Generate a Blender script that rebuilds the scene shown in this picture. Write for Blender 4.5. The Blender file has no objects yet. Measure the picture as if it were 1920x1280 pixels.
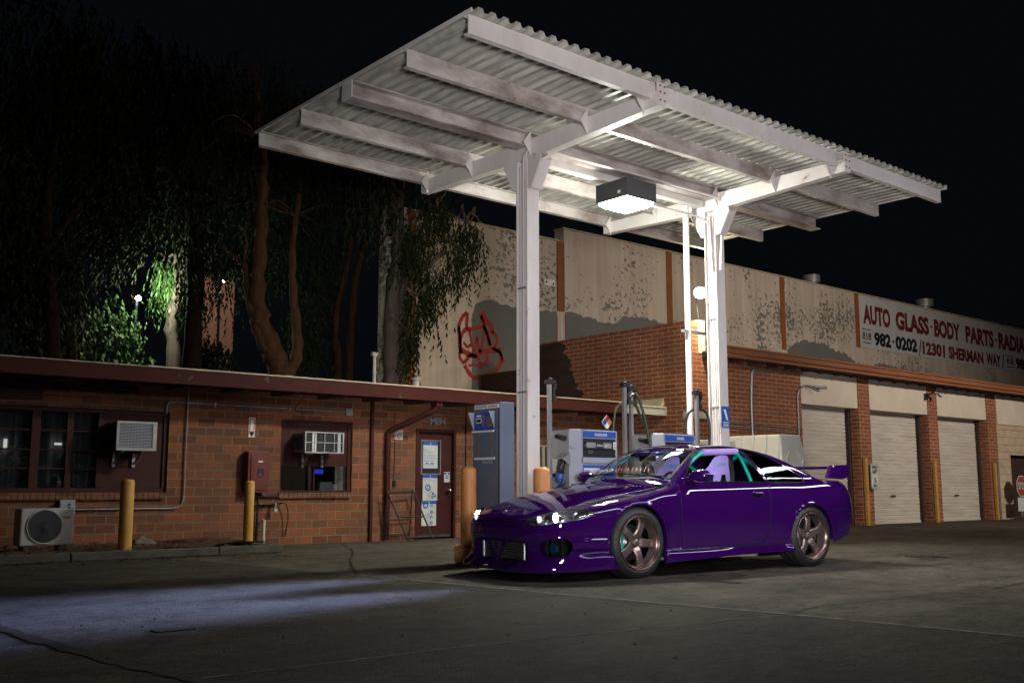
import bpy, bmesh, math, random
import numpy as np
from mathutils import Vector, Matrix
from mathutils.geometry import delaunay_2d_cdt
random.seed(7)
R = math.radians
scene = bpy.context.scene
COL = scene.collection
# ---------------------------------------------------------------- camera
cam_d = bpy.data.cameras.new('camera'); cam = bpy.data.objects.new('camera', cam_d); COL.objects.link(cam)
cam_d.sensor_width = 36.0; cam_d.lens = 36.0 * 1925.0 / 1920.0; cam_d.clip_end = 600; cam_d.clip_start = .05
AZ, PITCH = R(49.7), math.atan(273 / 1925.0)
fwd = Vector((math.cos(AZ)*math.cos(PITCH), math.sin(AZ)*math.cos(PITCH), math.sin(PITCH)))
cam.location = (0, 0, .85)
cam.rotation_euler = fwd.to_track_quat('-Z', 'Y').to_euler()
scene.camera = cam
# ---------------------------------------------------------------- night sky, exposure
world = bpy.data.worlds.new("World"); scene.world = world; world.use_nodes = True
wn = world.node_tree; bg = wn.nodes['Background']
bg.inputs['Color'].default_value = (0.32, 0.42, 0.62, 1); bg.inputs['Strength'].default_value = 0.0055
scene.view_settings.view_transform = 'Standard'; scene.view_settings.look = 'None'
scene.view_settings.exposure = 0; scene.view_settings.gamma = 1
# ---------------------------------------------------------------- assumed distant street lighting (the one sun), lamps of the place, assumed unseen lamps
def lamp(name, kind, loc, power, color, target=None, **kw):
    d = bpy.data.lights.new(name, kind); d.energy = power; d.color = color
    o = bpy.data.objects.new(name, d); COL.objects.link(o); o.location = loc
    for k, v in kw.items(): setattr(d, k, v)
    if target is not None:
        o.rotation_euler = (Vector(target) - Vector(loc)).to_track_quat('-Z', 'Y').to_euler()
    return o
SUN = lamp('assumed_street_glow_sun', 'SUN', (0, 0, 20), .02, (1.0, .70, .44), angle=R(4))  # assumed glow of unseen street lamps, a weak warm fill
SUN.rotation_euler = Vector((-.20, 1.0, -.42)).to_track_quat('-Z', 'Y').to_euler()
lamp('assumed_photographer_flash', 'SPOT', (.6, -.9, 1.3), 3700, (1.0, .945, .95), (9.3, 7.4, 4.1), spot_size=R(56), spot_blend=1.0, shadow_soft_size=.4)  # assumed flash out of view, brightens canopy and car
lamp('canopy_lamp_light', 'POINT', (9.785, 9.18, 4.42), 270, (1.0, 1.0, .88), shadow_soft_size=.16)
lamp('canopy_lamp_downlight', 'AREA', (9.785, 9.18, 4.50), 210, (1.0, 1.0, .88), (9.785, 9.18, 0), shape='SQUARE', size=.40, spread=R(178))
lamp('assumed_street_fill_light', 'SPOT', (23.0, -3.0, 7.5), 6600, (1.0, .88, .76), (27, 16, 3.2), spot_size=R(78), spot_blend=1.0, shadow_soft_size=.15)  # assumed street lamp out of view, added to brighten the garage front
lamp('assumed_photographer_strip_light', 'AREA', (8.2, 3.6, 3.5), 42, (.95, .92, 1.0), (8.8, 7.4, .7), shape='RECTANGLE', size=4.0, size_y=.10, spread=R(120))  # assumed unseen strip, added for the streak on the fender
lamp('assumed_photographer_strip_light', 'AREA', (13.0, 3.0, 4.9), 80, (.95, .92, 1.0), (10.0, 7.0, .9), shape='RECTANGLE', size=7.0, size_y=.30, spread=R(110))  # second assumed strip out of view, for the streak along the door shoulder
lamp('wall_lamp_light', 'POINT', (15.25, 12.20, 4.50), 330, (1.0, .80, .50), shadow_soft_size=.08)
lamp('garden_lamp_light', 'POINT', (8.6, 22.4, 5.35), 190, (.9, 1.0, .72), shadow_soft_size=.1)

# ================================================================ materials
def nodes(m): return m.node_tree.nodes, m.node_tree.links
def mat(name, color, rough=.6, metal=0, color2=None, nscale=4, ncontrast=(.35, .65), bump=0, bscale=40, coat=0, coat_rough=.05,
        stretch=(1, 1, 1), detail=8, emit=None, estr=0, spec=.5, rust=None, rustscale=3, rustlim=(.6, .7)):
    m = bpy.data.materials.new(name); m.use_nodes = True
    N, L = nodes(m); p = N['Principled BSDF']
    p.inputs['Base Color'].default_value = (*color, 1); p.inputs['Roughness'].default_value = rough
    p.inputs['Metallic'].default_value = metal; p.inputs['Specular IOR Level'].default_value = spec
    p.inputs['Coat Weight'].default_value = coat; p.inputs['Coat Roughness'].default_value = coat_rough
    if emit: p.inputs['Emission Color'].default_value = (*emit, 1); p.inputs['Emission Strength'].default_value = estr
    if color2 or bump or rust:
        tc = N.new('ShaderNodeTexCoord'); mp = N.new('ShaderNodeMapping'); mp.inputs['Scale'].default_value = stretch
        L.new(tc.outputs['Object'], mp.inputs['Vector'])
    last = None
    if color2:
        n = N.new('ShaderNodeTexNoise'); n.inputs['Scale'].default_value = nscale; n.inputs['Detail'].default_value = detail
        n.inputs['Roughness'].default_value = .65; L.new(mp.outputs[0], n.inputs['Vector'])
        r = N.new('ShaderNodeValToRGB'); r.color_ramp.elements[0].position = ncontrast[0]; r.color_ramp.elements[1].position = ncontrast[1]
        r.color_ramp.elements[0].color = (*color, 1); r.color_ramp.elements[1].color = (*color2, 1)
        L.new(n.outputs['Fac'], r.inputs['Fac']); last = r.outputs['Color']; L.new(last, p.inputs['Base Color'])
        mr = N.new('ShaderNodeMapRange'); mr.inputs['To Min'].default_value = max(.03, rough - .08); mr.inputs['To Max'].default_value = min(1, rough + .12)
        L.new(n.outputs['Fac'], mr.inputs['Value']); L.new(mr.outputs[0], p.inputs['Roughness'])
    if rust:
        n2 = N.new('ShaderNodeTexNoise'); n2.inputs['Scale'].default_value = rustscale; n2.inputs['Detail'].default_value = 10
        n2.inputs['Roughness'].default_value = .7; L.new(tc.outputs['Object'], n2.inputs['Vector'])
        r2 = N.new('ShaderNodeValToRGB'); r2.color_ramp.elements[0].position = rustlim[0]; r2.color_ramp.elements[1].position = rustlim[1]
        mx = N.new('ShaderNodeMixRGB'); L.new(n2.outputs['Fac'], r2.inputs['Fac']); L.new(r2.outputs['Color'], mx.inputs['Fac'])
        if last: L.new(last, mx.inputs['Color1'])
        else: mx.inputs['Color1'].default_value = (*color, 1)
        mx.inputs['Color2'].default_value = (*rust, 1); L.new(mx.outputs[0], p.inputs['Base Color'])
    if bump:
        nb = N.new('ShaderNodeTexNoise'); nb.inputs['Scale'].default_value = bscale; nb.inputs['Detail'].default_value = 6
        L.new(mp.outputs[0], nb.inputs['Vector']); b = N.new('ShaderNodeBump'); b.inputs['Strength'].default_value = bump
        b.inputs['Distance'].default_value = .01; L.new(nb.outputs['Fac'], b.inputs['Height']); L.new(b.outputs[0], p.inputs['Normal'])
    return m
def brick(name, c1, c2, mortar, w, h, ms=.010, grime=(.10, .06, .045)):
    m = bpy.data.materials.new(name); m.use_nodes = True
    N, L = nodes(m); p = N['Principled BSDF']; p.inputs['Roughness'].default_value = .85
    tc = N.new('ShaderNodeTexCoord'); t = N.new('ShaderNodeTexBrick')
    wob = N.new('ShaderNodeTexNoise'); wob.inputs['Scale'].default_value = 14; L.new(tc.outputs['UV'], wob.inputs['Vector'])
    vm = N.new('ShaderNodeVectorMath'); vm.operation = 'MULTIPLY_ADD'; vm.inputs[1].default_value = (.010, .010, 0)
    L.new(wob.outputs['Color'], vm.inputs[0]); L.new(tc.outputs['UV'], vm.inputs[2]); L.new(vm.outputs[0], t.inputs['Vector'])
    t.inputs['Color1'].default_value = (*c1, 1); t.inputs['Color2'].default_value = (*c2, 1); t.inputs['Mortar'].default_value = (*mortar, 1)
    t.inputs['Scale'].default_value = 1; t.inputs['Mortar Size'].default_value = ms; t.inputs['Mortar Smooth'].default_value = .2
    t.inputs['Brick Width'].default_value = w; t.inputs['Row Height'].default_value = h; t.inputs['Bias'].default_value = -.1
    n = N.new('ShaderNodeTexNoise'); n.inputs['Scale'].default_value = 1.3; n.inputs['Detail'].default_value = 9; n.inputs['Roughness'].default_value = .7
    L.new(tc.outputs['UV'], n.inputs['Vector'])
    r = N.new('ShaderNodeMapRange'); r.inputs['From Min'].default_value = .42; r.inputs['From Max'].default_value = .75; r.inputs['To Max'].default_value = .8
    L.new(n.outputs['Fac'], r.inputs['Value'])
    n3 = N.new('ShaderNodeTexNoise'); n3.inputs['Scale'].default_value = 55; n3.inputs['Detail'].default_value = 4; L.new(tc.outputs['UV'], n3.inputs['Vector'])
    mm = N.new('ShaderNodeMixRGB'); mm.blend_type = 'MULTIPLY'; mm.inputs['Fac'].default_value = .55
    L.new(t.outputs['Color'], mm.inputs['Color1']); L.new(n3.outputs['Color'], mm.inputs['Color2'])
    hs = N.new('ShaderNodeHueSaturation'); hs.inputs['Value'].default_value = 1.5; L.new(mm.outputs[0], hs.inputs['Color'])
    mx = N.new('ShaderNodeMixRGB'); mx.inputs['Color2'].default_value = (*grime, 1)
    L.new(r.outputs[0], mx.inputs['Fac']); L.new(hs.outputs[0], mx.inputs['Color1']); L.new(mx.outputs[0], p.inputs['Base Color'])
    ad = N.new('ShaderNodeMath'); ad.operation = 'MULTIPLY_ADD'; ad.inputs[1].default_value = -1.0
    L.new(t.outputs['Fac'], ad.inputs[0]); sc = N.new('ShaderNodeMath'); sc.operation = 'MULTIPLY'; sc.inputs[1].default_value = .5
    L.new(n3.outputs['Fac'], sc.inputs[0]); L.new(sc.outputs[0], ad.inputs[2])
    b = N.new('ShaderNodeBump'); b.inputs['Strength'].default_value = .9; b.inputs['Distance'].default_value = .012
    L.new(ad.outputs[0], b.inputs['Height']); L.new(b.outputs[0], p.inputs['Normal'])
    return m
def glass_mat(name, tint=(.8, .85, .85), refl=.12, rough=.0):
    m = bpy.data.materials.new(name); m.use_nodes = True; N, L = nodes(m); N.remove(N['Principled BSDF'])
    o = N['Material Output']; a = N.new('ShaderNodeBsdfTransparent'); a.inputs[0].default_value = (*tint, 1)
    g = N.new('ShaderNodeBsdfGlossy'); g.inputs['Roughness'].default_value = rough
    f = N.new('ShaderNodeFresnel'); f.inputs[0].default_value = 1.5
    mp = N.new('ShaderNodeMath'); mp.operation = 'MULTIPLY_ADD'; mp.inputs[1].default_value = 1; mp.inputs[2].default_value = refl
    L.new(f.outputs[0], mp.inputs[0]); x = N.new('ShaderNodeMixShader'); L.new(mp.outputs[0], x.inputs[0])
    L.new(a.outputs[0], x.inputs[1]); L.new(g.outputs[0], x.inputs[2]); L.new(x.outputs[0], o.inputs[0]); return m
def emat(name, color, s):
    m = bpy.data.materials.new(name); m.use_nodes = True; N, L = nodes(m); p = N['Principled BSDF']
    p.inputs['Base Color'].default_value = (*color, 1); p.inputs['Emission Color'].default_value = (*color, 1); p.inputs['Emission Strength'].default_value = s
    return m
M = {}
M['brick_left'] = brick('orange_brick', (.26, .082, .026), (.115, .036, .015), (.21, .16, .105), .27, .122, .009)
M['brick_garage'] = brick('red_brick', (.30, .085, .028), (.20, .05, .02), (.42, .33, .23), .30, .086, .008, (.16, .06, .035))
M['maroon'] = mat('maroon_paint', (.040, .008, .006), .6, spec=.25, color2=(.065, .016, .012), nscale=3, bump=.15, bscale=60)
M['maroon_peel'] = mat('peeling_maroon_paint', (.045, .008, .006), .7, spec=.2, color2=(.065, .013, .010), nscale=2, bump=.2, bscale=50,
                       rust=(.07, .10, .085), rustscale=2.1, rustlim=(.625, .64))
M['brown_fascia'] = mat('brown_fascia_paint', (.22, .085, .040), .45, color2=(.30, .12, .055), nscale=1.5, stretch=(.3, 1, 4))
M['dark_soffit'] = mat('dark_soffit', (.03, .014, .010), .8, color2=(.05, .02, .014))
M['cream'] = mat('cream_paint', (.58, .50, .40), .7, color2=(.66, .58, .47), nscale=1.2, bump=.1, rust=(.36, .29, .21), rustscale=1.0, rustlim=(.6, .9))
M['cream_block'] = brick('cream_block', (.50, .40, .28), (.46, .36, .25), (.30, .23, .16), .40, .20, .006, (.30, .23, .16))
M['grey_trim'] = mat('grey_trim', (.33, .33, .32), .6, color2=(.42, .40, .36), nscale=3, bump=.1)
M['pale_flash'] = mat('pale_flashing', (.55, .48, .36), .6, color2=(.42, .33, .22), nscale=5)
M['shutter'] = mat('rolling_shutter', (.60, .55, .49), .45, color2=(.42, .37, .32), nscale=2.5, stretch=(.5, 1, 3), bump=.08, ncontrast=(.4, .8))
def concrete_wall():
    m = mat('peeling_cream_concrete', (.54, .45, .37), .85, color2=(.64, .54, .45), nscale=.5, bump=.25, bscale=25)
    N, L = nodes(m); p = N['Principled BSDF']; base = p.inputs['Base Color'].links[0].from_socket
    tc = N.new('ShaderNodeTexCoord'); v = N.new('ShaderNodeTexNoise'); v.inputs['Scale'].default_value = 8.0; v.inputs['Detail'].default_value = 12; v.inputs['Roughness'].default_value = .62
    L.new(tc.outputs['Object'], v.inputs['Vector'])
    w = N.new('ShaderNodeTexNoise'); w.inputs['Scale'].default_value = .42; w.inputs['Detail'].default_value = 3; L.new(tc.outputs['Object'], w.inputs['Vector'])
    a = N.new('ShaderNodeMath'); a.operation = 'MULTIPLY_ADD'; a.inputs[1].default_value = .765; L.new(w.outputs['Fac'], a.inputs[0]); L.new(v.outputs['Fac'], a.inputs[2])
    r = N.new('ShaderNodeValToRGB'); r.color_ramp.elements[0].position = .988; r.color_ramp.elements[1].position = 1.0
    L.new(a.outputs[0], r.inputs['Fac']); mx = N.new('ShaderNodeMixRGB'); L.new(r.outputs['Color'], mx.inputs['Fac']); L.new(base, mx.inputs['Color1'])
    mx.inputs['Color2'].default_value = (.19, .18, .155, 1)
    mp = N.new('ShaderNodeMapping'); mp.inputs['Scale'].default_value = (3.2, 1, .16); L.new(tc.outputs['Object'], mp.inputs[0])
    st = N.new('ShaderNodeTexNoise'); st.inputs['Scale'].default_value = 1.6; st.inputs['Detail'].default_value = 9; L.new(mp.outputs[0], st.inputs['Vector'])
    sr = N.new('ShaderNodeValToRGB'); sr.color_ramp.elements[0].position = .38; sr.color_ramp.elements[1].position = .62; sr.color_ramp.elements[0].color = (.58, .54, .50, 1); L.new(st.outputs['Fac'], sr.inputs['Fac'])
    mz = N.new('ShaderNodeMixRGB'); mz.blend_type = 'MULTIPLY'; mz.inputs['Fac'].default_value = .4; L.new(mx.outputs[0], mz.inputs['Color1']); L.new(sr.outputs[0], mz.inputs['Color2'])
    L.new(mz.outputs[0], p.inputs['Base Color']); return m
M['concrete_wall'] = concrete_wall()
M['grey_patch'] = mat('grey_cover_paint', (.135, .135, .125), .8, color2=(.165, .165, .15), nscale=.7, bump=.15, bscale=30)
M['orange_pilaster'] = mat('orange_pilaster', (.30, .105, .022), .7, color2=(.22, .07, .02), nscale=2, bump=.1)
M['red_spray'] = mat('red_spray', (.34, .018, .015), .6)
M['sign_white'] = mat('sign_white', (.50, .49, .50), .5, color2=(.58, .56, .56), nscale=1, rust=(.20, .15, .10), rustscale=2.2, rustlim=(.68, .72))
M['sign_red'] = mat('sign_red', (.12, .014, .009), .6, color2=(.17, .022, .013), nscale=8)
M['black'] = mat('black_paint', (.012, .012, .013), .5)
M['white_steel'] = mat('white_painted_steel', (.72, .69, .67), .45, color2=(.60, .56, .53), nscale=2.2, bump=.06, stretch=(1, 1, .4),
                       rust=(.24, .11, .07), rustscale=3.4, rustlim=(.61, .70))
M['purlin_steel'] = mat('stained_shaded_purlin_steel', (.58, .54, .52), .45, color2=(.19, .14, .12), nscale=2.0, stretch=(.7, 2, 1.5), ncontrast=(.40, .66), bump=.05,
                       rust=(.22, .08, .04), rustscale=4, rustlim=(.66, .72))  # stains plus shade: camera-facing webs made darker through the stain colour
M['deck_sheet'] = mat('dirty_corrugated_sheet', (.56, .55, .50), .5, color2=(.21, .195, .165), nscale=7, stretch=(3.0, .22, 1), ncontrast=(.38, .78), bump=.08,
                      rust=(.17, .17, .14), rustscale=2.5, rustlim=(.5, .8))
M['conduit'] = mat('painted_conduit', (.55, .50, .50), .4)
M['galv'] = mat('galvanised_steel', (.42, .42, .43), .35, .6, color2=(.30, .30, .31), nscale=12)
M['galv_dark'] = mat('weathered_aluminium', (.38, .37, .38), .4, .5, color2=(.22, .21, .21), nscale=5, stretch=(1, 1, .3))
M['cabinet'] = mat('slate_grey_cabinet_paint', (.115, .145, .205), .4, color2=(.14, .17, .235), nscale=2, bump=.03, rust=(.16, .09, .05), rustscale=3.5, rustlim=(.72, .8))
M['rust'] = mat('rust_streak', (.24, .09, .04), .7, color2=(.30, .14, .07), nscale=9)
M['disp_grey'] = mat('dispenser_grey', (.30, .33, .41), .35, color2=(.36, .39, .47), nscale=3, rust=(.16, .15, .15), rustscale=5, rustlim=(.62, .74))
M['disp_side'] = mat('dispenser_side', (.26, .27, .28), .4, color2=(.32, .33, .33), nscale=3)
M['blue'] = mat('dispenser_blue', (.022, .075, .36), .35, color2=(.030, .09, .42), nscale=4)
M['blue_sign'] = mat('blue_sign', (.015, .10, .42), .4)
M['white'] = mat('white_print', (.78, .78, .76), .5)
M['paper'] = mat('paper', (.62, .64, .60), .6, color2=(.55, .57, .53), nscale=6)
M['dark'] = mat('dark_recess', (.010, .010, .011), .6)
M['darkgrey'] = mat('dark_grey_plastic', (.035, .037, .042), .4)
M['rubber'] = mat('black_rubber_hose', (.015, .016, .014), .35)
M['hose_green'] = mat('green_sheen_hose', (.045, .055, .030), .3)
M['yellow'] = mat('yellow_bollard_paint', (.52, .27, .045), .5, color2=(.60, .33, .07), nscale=5, bump=.1, rust=(.22, .08, .04), rustscale=9, rustlim=(.66, .72))
M['orange'] = mat('orange_bollard_paint', (.62, .25, .08), .45, color2=(.70, .31, .11), nscale=4, stretch=(2, 2, .5), bump=.05, rust=(.30, .10, .05), rustscale=6, rustlim=(.68, .76))
M['post_yellow'] = mat('yellow_steel_post', (.55, .30, .06), .5, color2=(.42, .22, .05), nscale=3)
M['island'] = mat('island_concrete', (.16, .145, .12), .8, color2=(.22, .20, .17), nscale=6, bump=.3)
M['kerb'] = mat('kerb_concrete', (.055, .048, .040), .9, color2=(.10, .088, .072), nscale=5, bump=.4, bscale=60)
M['mulch'] = mat('leaf_mulch', (.045, .022, .010), .9, color2=(.13, .065, .025), nscale=60, bump=1.0, bscale=90)
M['rock'] = mat('grey_rock', (.13, .11, .09), .9, color2=(.2, .17, .14), nscale=8, bump=.6, bscale=25)
M['ac_white'] = mat('off_white_casing', (.50, .50, .50), .45, color2=(.42, .42, .41), nscale=4)
M['ac_grille'] = mat('pale_grille', (.50, .50, .56), .5)
M['cond_white'] = mat('weathered_white_casing', (.42, .42, .39), .5, color2=(.34, .33, .30), nscale=3)
M['ext_red'] = mat('cabinet_red', (.17, .022, .015), .4, color2=(.13, .018, .012), nscale=4)
M['sign_signal'] = mat('signal_red', (.45, .03, .02), .45)
M['chrome'] = mat('chrome', (.8, .8, .8), .12, 1)
M['alu'] = mat('aluminium_fins', (.55, .55, .56), .35, 1)
M['pipe_white'] = mat('white_pvc', (.52, .50, .45), .5, color2=(.42, .38, .32), nscale=5)
M['tank'] = mat('white_moulded_plastic', (.62, .61, .56), .45, color2=(.55, .54, .49), nscale=3)
M['win_glass'] = glass_mat('old_window_glass', (.62, .65, .66), .10, .03)
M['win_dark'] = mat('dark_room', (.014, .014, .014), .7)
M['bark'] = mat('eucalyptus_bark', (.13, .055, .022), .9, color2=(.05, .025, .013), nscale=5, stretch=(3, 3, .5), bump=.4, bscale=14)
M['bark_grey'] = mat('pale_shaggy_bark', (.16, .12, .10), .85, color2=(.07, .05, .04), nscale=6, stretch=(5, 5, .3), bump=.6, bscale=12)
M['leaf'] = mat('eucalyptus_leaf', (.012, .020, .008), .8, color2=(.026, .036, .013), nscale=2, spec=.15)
M['bark_unlit'] = mat('unlit_bark', (.035, .020, .012), .95, color2=(.018, .010, .007), nscale=5, stretch=(3, 3, .5), bump=.4, bscale=14, spec=.1)  # bark copy, night darkness of the unlit trunks put into its colour
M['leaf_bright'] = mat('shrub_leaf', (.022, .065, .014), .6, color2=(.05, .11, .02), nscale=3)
M['stop_red'] = mat('faded_stop_red', (.30, .055, .03), .5, color2=(.16, .11, .09), nscale=1.8, ncontrast=(.45, .6))
M['stucco_pink'] = mat('pink_stucco', (.42, .25, .19), .9, color2=(.34, .19, .14), nscale=1)
# car
def paint():
    m = mat('purple_metallic_paint', (.034, .003, .105), .5, .0, spec=.0, coat=1.0, coat_rough=.02)
    N, L = nodes(m); p = N['Principled BSDF']; p.inputs['Coat IOR'].default_value = 1.6
    fr = N.new('ShaderNodeLayerWeight'); fr.inputs['Blend'].default_value = .35
    mx = N.new('ShaderNodeMixRGB'); mx.inputs['Color1'].default_value = (.036, .0028, .098, 1); mx.inputs['Color2'].default_value = (.016, .0016, .050, 1)
    L.new(fr.outputs['Facing'], mx.inputs['Fac']); L.new(mx.outputs[0], p.inputs['Base Color']); return m
M['paint'] = paint()
M['gap'] = mat('panel_gap', (.003, .002, .005), .6)
M['trim'] = mat('black_trim', (.006, .006, .007), .6, spec=.15)
M['tyre'] = mat('tyre_rubber', (.020, .021, .023), .55, color2=(.030, .031, .033), nscale=20)
M['rim'] = mat('bronze_satin_alloy', (.27, .215, .195), .36, .75)
M['rim_lip'] = mat('bronze_rim_lip', (.30, .20, .17), .25, .9)
M['rotor'] = mat('brake_disc', (.30, .30, .31), .35, .9)
M['teal'] = mat('teal_enamel', (.0, .42, .36), .25, coat=1)
M['lavender'] = mat('lavender_seat_cloth', (.42, .30, .72), .8, color2=(.36, .25, .66), nscale=30, bump=.2, bscale=120)
M['interior'] = mat('dark_interior', (.012, .012, .014), .7)
M['car_glass'] = glass_mat('car_glass', (.86, .90, .88), .03)
M['car_glass_dark'] = glass_mat('tinted_car_glass', (.42, .46, .46), .0)
M['lens'] = glass_mat('headlight_lens', (.95, .96, .97), .06)
M['hl_black'] = mat('headlight_bowl', (.30, .30, .32), .22, .85)
M['tail'] = mat('tail_lamp_red', (.16, .008, .010), .15, coat=1)
M['amber'] = mat('amber_reflector', (.5, .16, .03), .2, coat=1)
# ================================================================ mesh building helpers
ORG = {}
def new_obj(name, me): o = bpy.data.objects.new(name, me); COL.objects.link(o); return o
def thing(name, label, cat, loc=(0, 0, 0), rz=0, group=None, kind=None, local=False):
    o = new_obj(name, None); o.empty_display_size = .2
    o.location = loc; o.rotation_euler = (0, 0, rz); o['label'] = label; o['category'] = cat
    if group: o['group'] = group
    ORG[o.name] = Vector((0, 0, 0)) if local else Vector(loc)
    return o
def tag(o, label=None, cat=None, group=None, kind=None):
    if label: o['label'] = label
    if cat: o['category'] = cat
    if group: o['group'] = group
    if kind: o['kind'] = kind
    return o
class MB:
    def __init__(s): s.v = []; s.f = []; s.m = []; s.cur = 0; s.mats = []; s.smooth = []
    def use(s, m):
        if m not in s.mats: s.mats.append(m)
        s.cur = s.mats.index(m); return s
    def add(s, vs, fs, smooth=False):
        b = len(s.v); s.v += [tuple(v) for v in vs]
        for f in fs: s.f.append([b + i for i in f]); s.m.append(s.cur); s.smooth.append(smooth)
        return s
    def box(s, x0, x1, y0, y1, z0, z1):
        x0, x1 = sorted((x0, x1)); y0, y1 = sorted((y0, y1)); z0, z1 = sorted((z0, z1))
        return s.add([(x0,y0,z0),(x1,y0,z0),(x1,y1,z0),(x0,y1,z0),(x0,y0,z1),(x1,y0,z1),(x1,y1,z1),(x0,y1,z1)],
                     [(0,3,2,1),(4,5,6,7),(0,1,5,4),(1,2,6,5),(2,3,7,6),(3,0,4,7)])
    def prism(s, pts, d):                    # pts: 3D polygon, d: extrusion vector
        n = len(pts); d = Vector(d); P = [Vector(p) for p in pts]; nn = Vector((0,0,0))
        for i in range(n): nn += P[i].cross(P[(i+1) % n])
        if nn.dot(d) > 0: P.reverse()
        Q = [p + d for p in P]
        return s.add(P + Q, [tuple(range(n)), tuple(range(2*n-1, n-1, -1))] + [((i+1) % n, i, n+i, n+(i+1) % n) for i in range(n)])
    def tube(s, path, r, n=10, cap=True, r1=None):
        P = [Vector(p) for p in path]; k = len(P); rs = r if isinstance(r, (list, tuple)) else ([r]*k if r1 is None else [r+(r1-r)*i/(k-1) for i in range(k)])
        t0 = (P[1]-P[0]).normalized(); u = t0.orthogonal().normalized(); vs = []
        for i in range(k):
            t = ((P[min(i+1, k-1)]-P[i]).normalized() + (P[i]-P[max(i-1, 0)]).normalized())
            t = t.normalized() if t.length > 1e-6 else t0
            u = (u - t*u.dot(t)).normalized(); w = t.cross(u)
            for j in range(n):
                a = 2*math.pi*j/n; vs.append(P[i] + (u*math.cos(a)+w*math.sin(a))*rs[i])
        fs = [(i*n+j, i*n+(j+1) % n, (i+1)*n+(j+1) % n, (i+1)*n+j) for i in range(k-1) for j in range(n)]
        s.add(vs, fs, True)
        if cap:
            s.add(vs[:n], [tuple(range(n-1, -1, -1))]); s.add(vs[-n:], [tuple(range(n))])
        return s
    def cyl(s, a, b, r, n=16, r1=None): return s.tube([a, b], [r, r if r1 is None else r1], n)
    def lathe(s, prof, c, axis='Z', n=32, smooth=True, flip=False):   # prof: (radius, height)
        vs = []
        for (r, h) in prof:
            for j in range(n):
                a = 2*math.pi*j/n; x, y = r*math.cos(a), r*math.sin(a)
                p = (x, y, h) if axis == 'Z' else ((x, -h, y) if axis == 'Y' else (h, x, y))
                vs.append((c[0]+p[0], c[1]+p[1], c[2]+p[2]))
        k = len(prof)
        fs = [(i*n+j, i*n+(j+1) % n, (i+1)*n+(j+1) % n, (i+1)*n+j) for i in range(k-1) for j in range(n)]
        if flip: fs = [f[::-1] for f in fs]
        return s.add(vs, fs, smooth)
    def build(s, name, parent=None, bevel=0, uv=True, m=None):
        me = bpy.data.meshes.new(name)
        root = parent
        while root is not None and root.parent is not None: root = root.parent
        off = ORG.get(root.name, Vector((0, 0, 0))) if root else Vector((0, 0, 0))
        me.from_pydata([(v[0]-off.x, v[1]-off.y, v[2]-off.z) for v in s.v], [], s.f)
        for q in (s.mats or [m]): me.materials.append(M[q])
        me.polygons.foreach_set('material_index', s.m); me.polygons.foreach_set('use_smooth', s.smooth)
        me.update()
        if uv:
            ul = me.uv_layers.new(name='UVMap'); data = np.zeros(len(me.loops)*2)
            V = s.v
            for p in me.polygons:
                nx, ny, nz = abs(p.normal.x), abs(p.normal.y), abs(p.normal.z)
                for li in p.loop_indices:
                    v = V[me.loops[li].vertex_index]
                    if nx > ny and nx > nz: a = (v[1], v[2])
                    elif ny > nz: a = (v[0], v[2])
                    else: a = (v[0], v[1])
                    data[2*li] = a[0]; data[2*li+1] = a[1]
            ul.data.foreach_set('uv', data)
        o = new_obj(name, me)
        if parent is not None: o.parent = parent
        else: pass
        if bevel:
            b = o.modifiers.new('bevel', 'BEVEL'); b.width = bevel; b.segments = 2; b.limit_method = 'ANGLE'; b.angle_limit = R(50); b.harden_normals = False
        return o
    def top(s, name, label, cat, bevel=0, group=None, kind=None):     # a thing that is one mesh: origin at its base centre
        xs = [v[0] for v in s.v]; ys = [v[1] for v in s.v]; zs = [v[2] for v in s.v]
        off = Vector(((min(xs)+max(xs))/2, (min(ys)+max(ys))/2, min(zs)))
        o = s.build(name, None, bevel)
        o.data.transform(Matrix.Translation(-off)); o.location = off
        return tag(o, label, cat, group, kind)
def place(face, u, w, d):
    """u: along the wall seen from the front, w: up, d: towards the viewer; returns offset vector"""
    if face == '-Y': return Vector((u, -d, w))
    if face == '-X': return Vector((-d, -u, w))
    if face == 'Z': return Vector((u, w, d))
def txt(mb, body, c, w, h, face='-Y', m='black', lift=.004, bold=0.0, italic=0, thick=0.0):
    cu = bpy.data.curves.new('t', 'FONT'); cu.body = body; cu.size = 1; cu.resolution_u = 3; cu.offset = bold; cu.shear = italic
    cu.extrude = thick
    o = bpy.data.objects.new('t', cu); COL.objects.link(o); dg = bpy.context.evaluated_depsgraph_get()
    me = bpy.data.meshes.new_from_object(o.evaluated_get(dg)); bpy.data.objects.remove(o); bpy.data.curves.remove(cu)
    V = [v.co.copy() for v in me.vertices]; F = [tuple(p.vertices) for p in me.polygons]; bpy.data.meshes.remove(me)
    if not V: return
    x0, x1 = min(v.x for v in V), max(v.x for v in V); y0, y1 = min(v.y for v in V), max(v.y for v in V)
    mb.use(m)
    P = [Vector(c) + place(face, ((v.x-x0)/(x1-x0)-.5)*w, ((v.y-y0)/(y1-y0)-.5)*h, lift+v.z) for v in V]
    mb.add(P, F)
def quad(mb, c, w, h, face='-Y', m='white', lift=.002, t=.002):
    c = Vector(c); mb.use(m)
    p = [c + place(face, sx*w/2, sz*h/2, lift-t) for sx, sz in ((-1,-1),(1,-1),(1,1),(-1,1))]
    mb.prism(p, place(face, 0, 0, t))
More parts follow.
